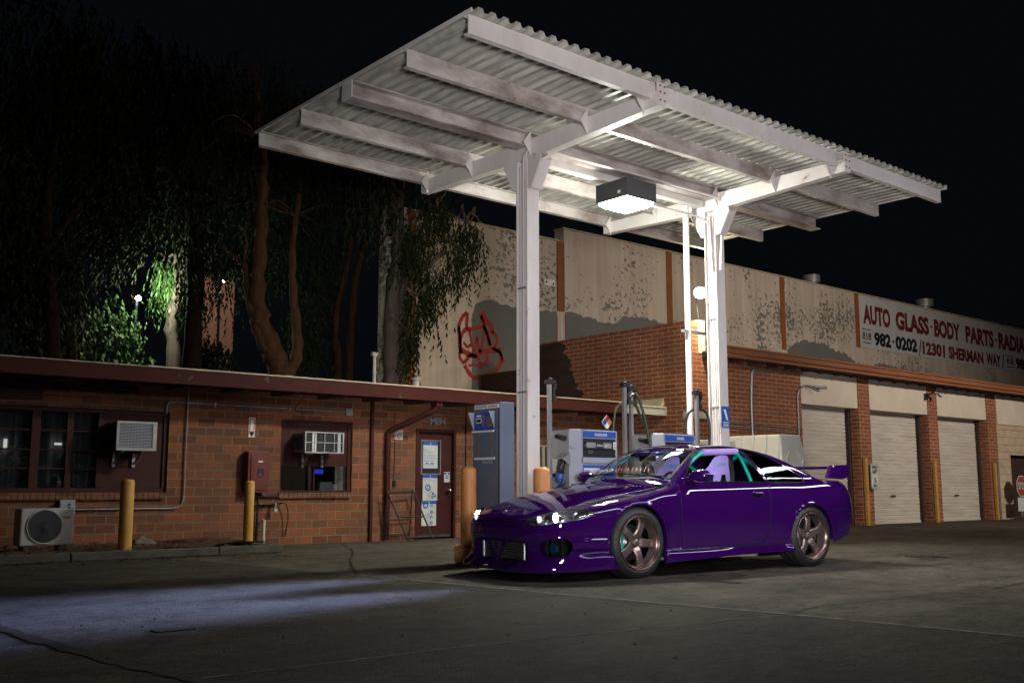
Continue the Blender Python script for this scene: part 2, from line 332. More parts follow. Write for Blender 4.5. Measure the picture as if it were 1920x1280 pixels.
def ring2(mb, c, r0, r1, face='-Y', m='blue', lift=.004, n=20, a0=0, a1=360):
    mb.use(m); k = n if a1-a0 >= 360 else n+1; P = []
    for i in range(k):
        a = R(a0+(a1-a0)*i/n); P += [Vector(c)+place(face, math.cos(a)*r0, math.sin(a)*r0, lift), Vector(c)+place(face, math.cos(a)*r1, math.sin(a)*r1, lift)]
    mb.add(P, [(2*i, 2*i+1, (2*i+3) % (2*k), (2*i+2) % (2*k)) for i in range(k if a1-a0 >= 360 else k-1)])
def smooth_path(pts, n=8):
    P = [Vector(p) for p in pts]; out = []
    for i in range(len(P)-1):
        p0, p1, p2, p3 = P[max(i-1,0)], P[i], P[i+1], P[min(i+2,len(P)-1)]
        for j in range(n):
            t = j/n; out.append(.5*((2*p1)+(-p0+p2)*t+(2*p0-5*p1+4*p2-p3)*t*t+(-p0+3*p1-3*p2+p3)*t**3))
    out.append(P[-1]); return out
def bend_path(pts, r=.08, n=5):              # straight runs with rounded corners (bent conduit)
    P = [Vector(p) for p in pts]; out = [P[0]]
    for i in range(1, len(P)-1):
        a = (P[i-1]-P[i]); b = (P[i+1]-P[i]); q = min(r, a.length*.45, b.length*.45)
        A = P[i]+a.normalized()*q; B = P[i]+b.normalized()*q
        for j in range(n+1):
            t = j/n; out.append(A*(1-t)**2+P[i]*2*t*(1-t)+B*t*t)
    out.append(P[-1]); return out
# ================================================================ SETTING: ground, kerb, planting bed
def ground():
    mb = MB().use('black'); S = 12; xs = [-160+i*20 for i in range(17)]
    vs = [(x, y, 0) for y in xs for x in xs]; n = len(xs)
    mb.add(vs, [(j*n+i, j*n+i+1, (j+1)*n+i+1, (j+1)*n+i) for j in range(n-1) for i in range(n-1)])
    o = mb.build('ground'); tag(o, kind='structure')
    o.data.materials.clear(); o.data.materials.append(ground_mat(1.6))
def ground_mat(k):
    m = bpy.data.materials.new('worn_forecourt_concrete'); m.use_nodes = True; N, L = nodes(m); p = N['Principled BSDF']
    tc = N.new('ShaderNodeTexCoord')
    def noise(sc, det, rough=.6, stretch=None):
        t = N.new('ShaderNodeTexNoise'); t.inputs['Scale'].default_value = sc; t.inputs['Detail'].default_value = det; t.inputs['Roughness'].default_value = rough
        if stretch:
            q = N.new('ShaderNodeMapping'); q.inputs['Scale'].default_value = stretch; q.inputs['Rotation'].default_value = (0, 0, R(12)); L.new(tc.outputs['Object'], q.inputs[0]); L.new(q.outputs[0], t.inputs['Vector'])
        else: L.new(tc.outputs['Object'], t.inputs['Vector'])
        return t
    def ramp(src, a, b, c0, c1):
        r = N.new('ShaderNodeValToRGB'); r.color_ramp.elements[0].position = a; r.color_ramp.elements[1].position = b
        r.color_ramp.elements[0].color = (*c0, 1); r.color_ramp.elements[1].color = (*c1, 1); L.new(src, r.inputs['Fac']); return r.outputs['Color']
    def mix(kind, fac, a, b):
        x = N.new('ShaderNodeMixRGB'); x.blend_type = kind
        if isinstance(fac, float): x.inputs['Fac'].default_value = fac
        else: L.new(fac, x.inputs['Fac'])
        L.new(a, x.inputs['Color1']); L.new(b, x.inputs['Color2']); return x.outputs[0]
    n1 = noise(.35, 6, .6); n2 = noise(1.6, 10, .7, (.5, 1.6, 1)); n3 = noise(90, 3, .6); n4 = noise(3.2, 8, .62)
    c = ramp(n1.outputs['Fac'], .3, .7, (.036*k, .031*k, .0255*k), (.072*k, .064*k, .053*k))
    c = mix('MULTIPLY', .75, c, ramp(n2.outputs['Fac'], .3, .72, (.42, .41, .40), (1.3, 1.28, 1.25)))
    c = mix('MULTIPLY', .8, c, ramp(n4.outputs['Fac'], .36, .50, (.42, .41, .40), (1.1, 1.1, 1.1)))
    n5 = noise(14, 6, .7, (.35, 2.2, 1)); c = mix('MULTIPLY', .8, c, ramp(n5.outputs['Fac'], .30, .62, (.45, .44, .43), (1.35, 1.33, 1.3)))
    n6 = noise(.9, 9, .75, (.8, 1.3, 1)); c = mix('MULTIPLY', .9, c, ramp(n6.outputs['Fac'], .30, .42, (.35, .34, .33), (1, 1, 1)))
    n7 = noise(4.3, 3, .55); c = mix('MULTIPLY', .85, c, ramp(n7.outputs['Fac'], .64, .69, (1, 1, 1), (.42, .40, .38)))
    c = mix('OVERLAY', .8, c, ramp(n3.outputs['Fac'], .34, .66, (.04, .04, .04), (.97, .97, .97)))
    L.new(c, p.inputs['Base Color'])
    r = N.new('ShaderNodeMapRange'); r.inputs['To Min'].default_value = .7; r.inputs['To Max'].default_value = .95; L.new(n4.outputs['Fac'], r.inputs['Value']); L.new(r.outputs[0], p.inputs['Roughness'])
    ad = N.new('ShaderNodeMath'); ad.operation = 'MULTIPLY_ADD'; ad.inputs[1].default_value = 2.2; L.new(n2.outputs['Fac'], ad.inputs[0]); L.new(n3.outputs['Fac'], ad.inputs[2])
    b = N.new('ShaderNodeBump'); b.inputs['Strength'].default_value = .8; b.inputs['Distance'].default_value = .008
    L.new(ad.outputs[0], b.inputs['Height']); L.new(b.outputs[0], p.inputs['Normal'])
    p.inputs['Specular IOR Level'].default_value = .12
    return m
ground()
mb = MB().use('black'); pj = [(5.0, 14), (5.30, 10.0), (5.52, 8.2), (5.66, 6.9), (5.78, 5.73), (5.99, 4.32), (6.14, 2.72), (6.3, .5), (6.6, -6)]
mb.add([(x, y, .004) for x, y in pj]+[(x-.0, y, .004) for x, y in [(-30, -6), (-30, 12.3), (5.1, 12.3)]], [tuple([0]*0+list(range(1, 9))+[9, 10, 11])]); o = mb.build('paving_slab'); tag(o, kind='structure'); o.data.materials.clear(); o.data.materials.append(ground_mat(1.0))
M['joint_pale'] = mat('pale_joint_filler', (.30, .28, .25), .9, color2=(.13, .12, .105), nscale=9, spec=.1)
M['crack_dark'] = mat('dark_tar_crack', (.010, .009, .008), .7, color2=(.035, .022, .013), nscale=9, spec=.1)
M['plate'] = mat('cover_iron', (.05, .045, .04), .5, .6, color2=(.09, .07, .05), nscale=20)
def strip(name, pts, w, m, z, jit=.02, n=14):
    rnd = random.Random(len(pts)*7+int(w*1e4)); P = smooth_path([(x, y, z+.004) for x, y in pts], n); mb = MB().use(m); vs = []
    for i, p in enumerate(P):
        t = (P[min(i+1, len(P)-1)]-P[max(i-1, 0)]).normalized(); s = Vector((-t.y, t.x, 0)); q = p + s*rnd.uniform(-jit, jit); ww = w*rnd.uniform(.55, 1.3)
        vs += [q - s*ww/2, q + s*ww/2]
    mb.add(vs, [(2*i, 2*i+1, 2*i+3, 2*i+2) for i in range(len(P)-1)]); return tag(mb.build(name), kind='structure')
M['debris'] = mat('dry_debris', (.05, .035, .02), .9, color2=(.14, .11, .08), nscale=30, spec=.1)
mb = MB().use('debris'); rd = random.Random(17)
for k in range(420):
    x = rd.uniform(1.2, 18); y = rd.uniform(1.5, 12.3); a = rd.uniform(0, 6.28); l = rd.uniform(.006, .022)*(1+x*.06); w = l*rd.uniform(.3, .8); h = rd.uniform(.003, .010); u = Vector((math.cos(a)*l, math.sin(a)*l, 0)); v = Vector((-math.sin(a)*w, math.cos(a)*w, 0)); c = Vector((x, y, .005))
    mb.add([c-u, c+v, c+u, c-v, c+Vector((0, 0, h))], [(0, 1, 4), (1, 2, 4), (2, 3, 4), (3, 0, 4)])
tag(mb.build('grit'), kind='stuff')
strip('ground_joint', [(5.52, 8.2), (5.66, 6.9), (5.78, 5.73), (5.99, 4.32), (6.14, 2.72), (6.3, .5)], .04, 'joint_pale', .004, .004)
strip('ground_crack', [(1.6, 9.3), (1.77, 6.86), (1.82, 5.99), (1.90, 5.04), (1.98, 4.53), (2.1, 3.2), (2.2, 1.5)], .10, 'crack_dark', .004, .012)
strip('ground_crack', [(1.98, 4.53), (2.7, 4.50), (3.58, 4.49), (4.6, 4.38), (5.62, 4.26), (5.9, 4.2)], .014, 'joint_pale', .004, .006)
strip('ground_crack', [(6.0, 4.18), (6.5, 4.33), (7.2, 4.30), (8.1, 4.2), (9.29, 4.17), (11, 4.3), (14, 4.2)], .018, 'crack_dark', .004, .006)
strip('ground_crack', [(5.6, 9.0), (6.5, 10.6), (7.4, 12.0), (8.2, 13.6)], .02, 'crack_dark', .004, .01)
strip('ground_crack', [(3.0, 10.2), (5.5, 10.9), (7.8, 11.3), (9.8, 12.0)], .018, 'crack_dark', .004, .01)
strip('ground_crack', [(12.0, 4.6), (13.0, 6.5), (14.0, 8.6), (15.5, 11.6)], .022, 'crack_dark', .004, .01)
strip('ground_joint', [(8.6, 2.6), (12, 3.2), (18, 4.2), (28, 5.6)], .02, 'joint_pale', .004, .004)
mb = MB().use('plate'); mb.box(2.43, 2.66, 6.08, 6.20, .005, .010)
mb.top('cover_plate', 'small rusty iron cover let into the concrete in the blue headlight pool', 'cover')
mb = MB().use('plate')
mb.lathe([(0, .006), (.30, .006), (.31, .001)], (12.2, 6.5, 0), n=36, smooth=False)
for i in range(9):
    for j in range(9):
        x, y = 12.2-.24+i*.06, 6.5-.24+j*.06
        if (x-12.2)**2+(y-6.5)**2 < .07: mb.box(x-.014, x+.014, y-.014, y+.014, .006, .010)
mb.top('manhole_cover', 'round studded iron cover in the ground behind the rear wheel', 'manhole cover')
# planting bed and kerb
mb = MB().use('kerb'); random.seed(3)
xk = [-6, -3, 0, 2.1, 3.9, 5.7, 6.60]
for a, b in zip(xk, xk[1:]): mb.box(a+.004, b-.004, 12.42, 12.60, 0, .105)
mb.box(6.46, 6.62, 12.604, 14.06, 0, .10)
o = mb.build('kerb', bevel=.015); tag(o, kind='structure')
mb = MB().use('mulch'); n = 60; vs = []
for j in range(14):
    for i in range(n):
        x = -6+12.45*i/(n-1); y = 12.60+1.48*j/13; vs.append((x, y, .075+.05*math.exp(-((x-6.3)/.8)**2)+random.uniform(0, .035)))
mb.add(vs, [(j*n+i, j*n+i+1, (j+1)*n+i+1, (j+1)*n+i) for j in range(13) for i in range(n-1)], True)
for k in range(2600):     # fallen leaves and bark chips
    x = random.uniform(1.5, 6.4); y = random.uniform(12.3, 14.0) if random.random() < .9 else random.uniform(11.4, 12.4); z = .12 if y > 12.6 else (.11 if y > 12.42 else .006)
    a = random.uniform(0, 6.28); l = random.uniform(.02, .05); w = l*.3; u = Vector((math.cos(a), math.sin(a), random.uniform(-.3, .3)))*l; v = Vector((-math.sin(a), math.cos(a), random.uniform(-.3, .3)))*w
    c = Vector((x, y, z+random.uniform(0, .02))); mb.add([c-u, c+v, c+u, c-v], [(0, 1, 2, 3)])
tag(mb.build('mulch'), kind='stuff')

# ================================================================ LEFT BRICK BUILDING
YL = 14.1
LB = thing('brick_building', 'low orange brick service building with a maroon eave and a maroon men\'s door', 'building', (5, YL, 0))
# front wall with real openings: window bays (x 0.6-5.65, z .78-1.88), (7.39-8.63,.77-1.87), door (9.86-10.69, 0-1.82), (12.55-13.3, .9-1.6)
mb = MB().use('brick_left'); xs = [-6, .4, 5.66, 7.39, 8.64, 9.86, 10.69, 12.35, 13.15, 15.2]
holes = {1: (.78, 1.89), 3: (.77, 1.87), 5: (0, 1.82), 7: (1.02, 1.62)}
for i in range(len(xs)-1):
    a, b = xs[i], xs[i+1]
    if i in holes:
        z0, z1 = holes[i]
        if z0 > 0: mb.box(a, b, YL, YL+.22, 0, z0)
        mb.box(a, b, YL, YL+.22, z1, 2.3)
    else: mb.box(a, b, YL, YL+.22, 0, 2.3)
mb.build('wall', LB)
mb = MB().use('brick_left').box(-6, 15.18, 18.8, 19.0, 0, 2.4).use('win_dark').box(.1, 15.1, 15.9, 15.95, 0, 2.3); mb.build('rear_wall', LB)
mb = MB().use('maroon_peel')
mb.box(-6.2, 14.1, 13.28, 13.33, 2.215, 2.41)
mb.use('pale_flash'); mb.box(-6.2, 5.0, 13.272, 13.30, 2.412, 2.424); mb.box(5.0, 14.1, 13.262, 13.31, 2.412, 2.432)
mb.build('eave_fascia', LB)
mb = MB().use('grey_trim').box(14.1, 15.43, 13.28, 13.33, 2.225, 2.365).use('pale_flash').box(14.1, 15.19, 13.262, 13.31, 2.367, 2.40)
mb.build('eave_fascia', LB)['label'] = 'unpainted grey end of the eave beside the garage'
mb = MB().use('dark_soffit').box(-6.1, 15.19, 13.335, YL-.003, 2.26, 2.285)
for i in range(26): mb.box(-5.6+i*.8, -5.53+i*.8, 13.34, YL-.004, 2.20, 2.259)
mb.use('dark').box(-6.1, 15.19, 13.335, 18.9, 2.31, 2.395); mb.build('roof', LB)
# the tarred beam above the brick, left part
mb = MB().use('maroon').box(-6, 3.95, YL-.05, YL-.003, 1.975, 2.10).box(-6, 5.2, YL-.028, YL-.003, 2.12, 2.22); mb.build('lintel_board', LB, .004)
# soldier-course sills
for a, b in ((.3, 5.62), (7.36, 8.62)):
    mb = MB().use('brick_left'); k = int((b-a)/.075)
    for i in range(k): mb.box(a+i*(b-a)/k+.004, a+(i+1)*(b-a)/k-.004, YL-.05, YL-.003, .685, .768)
    mb.use('kerb').box(a+.003, b-.003, YL-.04, YL-.004, .690, .764); mb.build('window_sill', LB, .003)
# window bay 1: maroon frame, three banks of glass, maroon panel on the right
mb = MB().use('maroon')
mb.box(.4, 5.66, YL+.04, YL+.12, .78, .84); mb.box(.4, 5.66, YL+.04, YL+.12, 1.835, 1.89)
for a, b in ((.4, .5), (3.86, 3.97), (2.28, 2.40), (4.30, 4.38), (3.10, 3.2), (1.4, 1.5), (4.70, 4.78), (5.60, 5.66)): mb.box(a, b, YL+.035, YL+.115, .84, 1.835)
mb.box(4.78, 5.60, YL+.06, YL+.10, .84, 1.835)
for a, b in ((.5, 1.4), (1.5, 2.28), (2.4, 3.1), (3.2, 3.86), (3.97, 4.30), (4.38, 4.70)):
    for z in (1.09, 1.335, 1.585): mb.box(a, b, YL+.055, YL+.085, z-.009, z+.009)
w1 = mb.build('window', LB, .003)
for a, b in ((.5, 1.4), (1.5, 2.28), (2.4, 3.1), (3.2, 3.86), (3.97, 4.30), (4.38, 4.70)):
    mb = MB().use('win_glass').box(a, b, YL+.068, YL+.072, .84, 1.835); mb.build('pane', w1)
M['crack_line'] = mat('glass_crack', (.11, .11, .10), .5)
for px0, px1 in ((3.22, 3.85), (3.98, 4.29), (4.39, 4.69)):
  mb = MB().use('crack_line'); rc = random.Random(int(px0*100))
  for k in range(int(26*(px1-px0))+4):
    x, z = rc.uniform(px0+.03, px1-.03), rc.uniform(.86, 1.3); a = rc.uniform(0, 6.28)
    for j in range(7):
        x2 = x+.045*math.cos(a); z2 = z+.045*math.sin(a); a += rc.uniform(-.9, .9)
        if not (.85 < z2 < 1.4 and px0 < x2 < px1): break
        d = Vector((z2-z, 0, x-x2)).normalized()*.0014
        mb.add([Vector((x, YL+.064, z))-d, Vector((x2, YL+.064, z2))-d, Vector((x2, YL+.064, z2))+d, Vector((x, YL+.064, z))+d], [(0, 1, 2, 3)]); x, z = x2, z2
  mb.build('cracked_film', w1)
# things glimpsed inside: a lit tube and a curtain
M['curtain'] = mat('dusty_curtain', (.60, .62, .64), .9, color2=(.20, .20, .21), nscale=3, stretch=(9, 1, .3))
mb = MB().use('curtain'); vs = []
for i in range(60):
    x = 2.3+2.7*i/59; y = YL+.20+.030*math.sin(i*1.7)+.015*math.sin(i*.6); vs += [(x, y, .7), (x, y, 1.95)]
mb.add(vs, [(2*i, 2*i+2, 2*i+3, 2*i+1) for i in range(59)], True)
tag(mb.build('curtain'), 'dusty curtain hanging behind the cracked left window', 'curtain')
M['tube_light'] = emat('lit_tube', (1, .93, .85), 1.6)
mb = MB().use('tube_light').box(3.56, 3.60, YL+.12, YL+.14, 1.33, 1.46); mb.top('tube_lamp', 'small lit tube seen through the left window pane', 'lamp')
mb = MB().use('tube_light').box(4.18, 4.27, YL+.12, YL+.14, 1.40, 1.43); mb.top('tube_lamp', 'short lit tube seen through the right bank of cracked panes', 'lamp')
mb = MB().use('tube_light').box(3.42, 3.46, YL+.12, YL+.14, 1.11, 1.15); mb.top('night_lamp', 'tiny lit square lamp low in the left window pane', 'lamp')
# window bay 2: maroon panel above, glass below
mb = MB().use('maroon')
mb.box(7.39, 8.64, YL+.04, YL+.12, .77, .80); mb.box(7.39, 8.64, YL+.04, YL+.12, 1.835, 1.87)
for a, b in ((7.39, 7.43), (8.58, 8.64), (7.985, 8.005)): mb.box(a, b, YL+.04, YL+.12, .80, 1.18 if a == 7.985 else 1.835)
mb.box(7.43, 8.58, YL+.06, YL+.10, 1.17, 1.835)
w2 = mb.build('window', LB, .003)
mb = MB().use('win_glass').box(7.43, 7.985, YL+.068, YL+.072, .80, 1.17); mb.build('pane', w2)
mb = MB().use('win_glass').box(8.005, 8.58, YL+.068, YL+.072, .80, 1.17); mb.build('pane', w2)
M['blue_glow'] = emat('blue_screen', (.05, .05, 1.0), 1.3)
mb = MB().use('blue_glow').box(8.18, 8.33, YL+.35, YL+.36, 1.06, 1.13); mb.top('computer_screen', 'blue glowing screen inside the window under the second air conditioner', 'screen')
mb = MB().use('paper').box(8.14, 8.36, YL+.12, YL+.2, .80, .93).use('white').box(8.37, 8.46, YL+.13, YL+.19, .80, .90).use('cond_white').box(8.47, 8.56, YL+.13, YL+.19, .80, .95)
mb.top('paper_box', 'pale boxes standing on the sill inside the window under the second air conditioner', 'box')
# window bay 3 in the shade behind the pumps
mb = MB().use('pale_flash')
for a in (12.35, 12.72, 13.09): mb.box(a, a+.05, YL+.02, YL+.09, 1.05, 1.59)
mb.box(12.35, 13.14, YL+.02, YL+.09, 1.02, 1.05); mb.box(12.35, 13.14, YL+.02, YL+.09, 1.59, 1.62); w3 = mb.build('window', LB)
MB().use('win_glass').box(12.4, 13.09, YL+.05, YL+.055, 1.05, 1.59).build('pane', w3)
# door
mb = MB().use('maroon')
mb.box(9.86, 9.905, YL-.02, YL+.12, 0.02, 1.815); mb.box(10.645, 10.69, YL-.02, YL+.12, 0.02, 1.815); mb.box(9.905, 10.645, YL-.02, YL+.12, 1.77, 1.815); mb.build('door_frame', LB, .004)
mb = MB().use('maroon')
mb.box(9.905, 10.02, YL+.06, YL+.10, .03, 1.77); mb.box(10.40, 10.645, YL+.06, YL+.10, .03, 1.77); mb.box(10.02, 10.40, YL+.06, YL+.10, .03, 1.075); mb.box(10.02, 10.40, YL+.06, YL+.10, 1.62, 1.77)
dr = mb.build('door', LB)
MB().use('chrome').box(9.91, 10.64, YL+.03, YL+.058, .03, .065).build('kick_plate', dr)
mb = MB().use('galv_dark')
for q in ((10.005, 10.025, 1.06, 1.64), (10.395, 10.415, 1.06, 1.64), (10.025, 10.395, 1.06, 1.08), (10.025, 10.395, 1.62, 1.64)): mb.box(q[0], q[1], YL+.045, YL+.066, q[2], q[3])
mb.build('glazing_frame', dr)
MB().use('dark').box(10.02, 10.40, YL+.075, YL+.08, 1.075, 1.62).build('pane', dr)
mb = MB().use('chrome').cyl((10.56, YL+.06, .80), (10.56, YL-.01, .80), .028).cyl((10.56, YL-.005, .80), (10.50, YL-.005, .80), .010).lathe([(0, .03), (.025, .022), (.032, 0), (.022, -.02), (.0, -.02)], (10.56, YL-.03, .80), 'Y', 16)
mb.build('door_handle', dr)
# posters on the door
def poster(x, z, w, h, label, kind):
    mb = MB(); c = (x, YL+.055, z); quad(mb, c, w, h, m='paper', lift=.004, t=.003)
    quad(mb, (x, YL+.055, z+h/2-.028), w, .05 if h > .3 else .03, m='blue_sign', lift=.007)
    ring2(mb, (x, YL+.055, z+h/2-.028), .0, .012, m='white', lift=.009)
    if kind == 0:
        for i, s in enumerate(('Two', 'occupants', 'are allowed', 'in this space', 'at any time.')): txt(mb, s, (x-.01-(.26-[.09,.2,.22,.26,.23][i])/2, YL+.055, z+.085-i*.045), [.08, .19, .21, .25, .22][i]*w/.30, .026, m='blue_sign', lift=.008)
        for dx in (-.07, .03): ring2(mb, (x+dx, YL+.055, z-.155), .018, .033, m='blue_sign', lift=.008, a0=-40, a1=220)
    if kind == 1:
        txt(mb, 'Stop the spread', (x-.02, YL+.055, z+h/2-.085), w*.75, .018, m='blue_sign', lift=.008)
        ring2(mb, (x-.05, YL+.055, z), .034, .055, m='blue_sign', lift=.008); ring2(mb, (x-.05, YL+.055, z), 0, .012, m='blue_sign', lift=.008)
        for dx, dz in ((.06, -.10), (.10, -.14), (.05, -.16)): ring2(mb, (x+dx, YL+.055, z+dz), .008, .022, m='blue_sign', lift=.008)
    if kind == 2:
        ring2(mb, (x-.07, YL+.055, z+.13), .028, .052, m='blue_sign', lift=.008)
        for k in range(4): ring2(mb, (x+.05, YL+.055, z+.11-k*.09), .012, .028, m='blue_sign', lift=.008, a0=-50*(k % 2), a1=230+60*(k % 2))
    if kind == 3: ring2(mb, (x, YL+.055, z), .014, .03, m='blue_sign', lift=.008)
    if kind in (1, 2):
        rp = random.Random(kind)
        for k in range(9): quad(mb, (x-.03+rp.uniform(-.02, .05), YL+.055, z-h/2+.03+k*.022), w*rp.uniform(.2, .38), .006, m='galv', lift=.007, t=.001)
    mb.top('notice', label, 'notice')
poster(10.20, 1.385, .30, .44, 'white and blue notice behind the glass of the maroon door', 0)
poster(10.20, .845, .30, .43, 'middle white notice on the maroon door, just under its glass', 1)
poster(10.18, .42, .30, .41, 'lowest white notice on the maroon door, with blue circles', 2)
poster(10.55, 1.02, .12, .17, 'small square notice above the door handle of the maroon door', 3)
# MEN sign above the door, stone letters
mb = MB().use('dark')
quad(mb, (10.29, YL, 1.955), .34, .125, m='hose_green', lift=.010, t=.01)
txt(mb, 'MEN', (10.29, YL, 1.955), .31, .115, m='galv_dark', lift=.022, bold=.05, thick=.012)
mb.top('men_sign', 'raised grey letters reading MEN above the maroon door', 'sign')
mb = MB(); quad(mb, (9.51, YL, 1.70), .17, .16, m='pipe_white', lift=.012, t=.012); txt(mb, 'C', (9.51, YL, 1.675), .07, .085, m='black', lift=.014); txt(mb, 'TANK', (9.51, YL, 1.755), .10, .022, m='black', lift=.014)
mb.top('letter_sign', 'small cream sign with a black letter C left of the maroon door', 'sign')
def arrow_sign(x, z, label):
    mb = MB(); quad(mb, (x, YL, z), .11, .30, m='sign_signal', lift=.008, t=.008); quad(mb, (x, YL, z), .098, .288, m='white', lift=.011)
    quad(mb, (x, YL, z+.02), .078, .22, m='sign_signal', lift=.013); quad(mb, (x, YL, z+.03), .05, .17, m='white', lift=.015)
    mb.use('sign_signal').add([Vector((x-.04, YL-.013, z-.08)), Vector((x+.04, YL-.013, z-.08)), Vector((x, YL-.013, z-.138))], [(0, 2, 1), (0, 1, 2)])
    mb.top('fire_equipment_sign', label, 'sign')
arrow_sign(6.905, 1.725, 'red and white arrow sign on the brick above the red cabinet')
arrow_sign(11.32, 1.60, 'red and white arrow sign on the brick right of the maroon door')
# small maroon box right of the door
mb = MB().use('maroon').box(11.10, 11.45, YL-.16, YL-.003, .55, 1.28).prism([(11.08, YL-.2, 1.28), (11.08, YL-.003, 1.36), (11.47, YL-.003, 1.36), (11.47, YL-.2, 1.28)], (0, 0, .012))
mb.top('wall_cabinet', 'dark maroon cabinet with a sloping hood on the brick behind the first orange bollard', 'cabinet', .004)
# fire extinguisher cabinet
t = thing('extinguisher_cabinet', 'red fire equipment cabinet on the brick behind the second yellow bollard', 'cabinet', (6.95, YL, .75))
MB().use('ext_red').box(6.79, 7.13, YL-.17, YL-.003, .77, 1.37).build('cabinet_body', t, .008)
mb = MB().use('ext_red').box(6.83, 7.10, YL-.186, YL-.172, .81, 1.33).box(6.86, 7.07, YL-.191, YL-.187, .86, 1.29); mb.build('cabinet_door', t, .004)
mb = MB().use('dark').box(6.93, 7.03, YL-.197, YL-.188, 1.02, 1.12).use('chrome').box(6.935, 6.985, YL-.205, YL-.193, 1.005, 1.05); mb.build('handle', t); MB().use('white').box(6.94, 7.01, YL-.194, YL-.189, 1.21, 1.235).build('label', t)
# air conditioners
def aircon(x0, x1, z0, z1, depth, style, label, wall=YL+.05):
    t = thing('window_air_conditioner', label, 'air conditioner', ((x0+x1)/2, YL, z0-.2)); yf = YL-depth
    mb = MB().use('maroon' if style == 0 else 'galv_dark').box(x0+.012, x1-.012, yf+.03, wall, z0+.012, z1-.012)
    for i in range(7): mb.use('dark').box(x0+.004, x0+.010, yf+.09+i*.035, yf+.105+i*.035, z0+.06, z1-.06)
    mb.build('casing', t, .006)
    mb = MB()
    if style == 0:
        mb.use('ac_white'); w = .035
        for q in ((x0, x1, z0, z0+w), (x0, x1, z1-w, z1), (x0, x0+w, z0+w, z1-w), (x1-.06, x1, z0+w, z1-w)): mb.box(q[0], q[1], yf-.012, yf+.03, q[2], q[3])
        mb.build('front_frame', t, .005); mb = MB().use('ac_grille'); n = 16
        for i in range(n):
            z = z0+w+(z1-z0-2*w)*(i+.5)/n; mb.prism([(x0+w, yf+.012, z-.002), (x0+w, yf-.004, z-.011), (x0+w, yf-.006, z-.008), (x0+w, yf+.012, z+.003)], (x1-x0-w-.06, 0, 0))
        for i in range(11): mb.box(x0+w+i*.043, x0+w+i*.043+.004, yf+.004, yf+.010, z0+w, z1-w)
        mb.use('dark').box(x0+w, x1-.06, yf+.024, yf+.028, z0+w, z1-w); mb.build('grille', t)
    else:
        mb.use('ac_white'); w = .018
        for q in ((x0, x1, z0, z0+w), (x0, x1, z1-w, z1), (x0, x0+w, z0+w, z1-w), (x1-w, x1, z0+w, z1-w)): mb.box(q[0], q[1], yf-.01, yf+.03, q[2], q[3])
        for k in range(1, 4): mb.box(x0+(x1-x0)*k/4-.005, x0+(x1-x0)*k/4+.005, yf-.008, yf+.0, z0+w, z1-w)
        mb.box(x0+w, x1-w, yf-.004, yf+.002, (z0+z1)/2-.006, (z0+z1)/2+.006); mb.build('front_frame', t)
        mb = MB().use('dark').box(x0+w, x1-w, yf+.02, yf+.025, z0+w, z1-w)
        mb.use('white').box(x0+.13, x0+.20, yf+.006, yf+.018, z0+w, z1-w); mb.use('ac_grille').box(x1-.10, x1-.05, yf+.006, yf+.018, z0+w, z1-w); mb.box(x0+.33, x0+.345, yf+.006, yf+.018, z0+w, z1-w); mb.build('grille', t)
    for fx in (.22, .72):
        x = x0+(x1-x0)*fx; mb = MB().use('galv_dark').box(x-.02, x+.02, yf+.06, wall-.01, z0-.022, z0-.002).box(x-.02, x+.02, wall-.035, wall-.01, z0-.21, z0-.022)
        mb.prism([(x-.005, yf+.12, z0-.022), (x-.005, wall-.04, z0-.18), (x-.005, wall-.04, z0-.15), (x-.005, yf+.16, z0-.022)], (.01, 0, 0)); mb.build('bracket', t)
    return t
aircon(4.80, 5.34, 1.33, 1.72, .38, 0, 'window air conditioner with a pale slatted grille beside the cracked panes')
t = aircon(7.63, 8.30, 1.36, 1.68, .30, 1, 'window air conditioner with an open front above the blue screen')
for pts in ([(7.62, YL-.1, 1.75), (7.66, YL-.16, 1.95), (7.55, YL-.12, 2.02), (7.72, YL-.12, 2.24)], [(7.6, YL-.05, 1.8), (7.9, YL-.13, 1.80), (8.2, YL-.05, 1.77), (8.32, YL+.03, 1.74)]):
    MB().use('black').tube(smooth_path(pts, 6), .006, 6).build('cable', t)
# condenser on the ground by the kerb
t = thing('condenser_unit', 'weathered white outdoor condenser with a round fan guard standing on the planting bed', 'condenser', (4.0, 13.3, .10))
x0, x1, yf, yb, z0, z1 = 3.52, 4.13, 13.10, 13.38, .16, .60
MB().use('cond_white').box(x0, x1, yf, yb, z0, z1).build('casing', t, .02)
mb = MB().use('cond_white'); mb.lathe([(.205, .002), (.205, .014), (.195, .014), (.19, .002)], (3.79, yf, .385), 'Y', 40)
mb.use('darkgrey').lathe([(0, .003), (.195, .003)], (3.79, yf, .385), 'Y', 40, False, True)
for k in range(14):
    a = math.pi*k/14
    mb.cyl((3.79-.19*math.cos(a), yf-.013, .385-.19*math.sin(a)), (3.79+.19*math.cos(a), yf-.013, .385+.19*math.sin(a)), .0022, 5)
mb.build('fan_guard', t)
mb = MB().use('darkgrey')
for k in range(3):
    a = R(120*k+20); u = Vector((math.cos(a), 0, math.sin(a))); v = Vector((-math.sin(a), 0, math.cos(a))); c = Vector((3.79, yf-.006, .385))
    mb.add([c+u*.03-v*.02, c+u*.17-v*.03, c+u*.18+v*.07, c+u*.04+v*.04], [(0, 1, 2, 3)])
mb.build('fan', t)
mb = MB(); quad(mb, (4.045, yf, .47), .10, .085, m='pipe_white', lift=.004); quad(mb, (4.045, yf, .49), .085, .025, m='rust', lift=.006); quad(mb, (4.045, yf, .45), .06, .008, m='rust', lift=.006); mb.build('rating_plate', t)
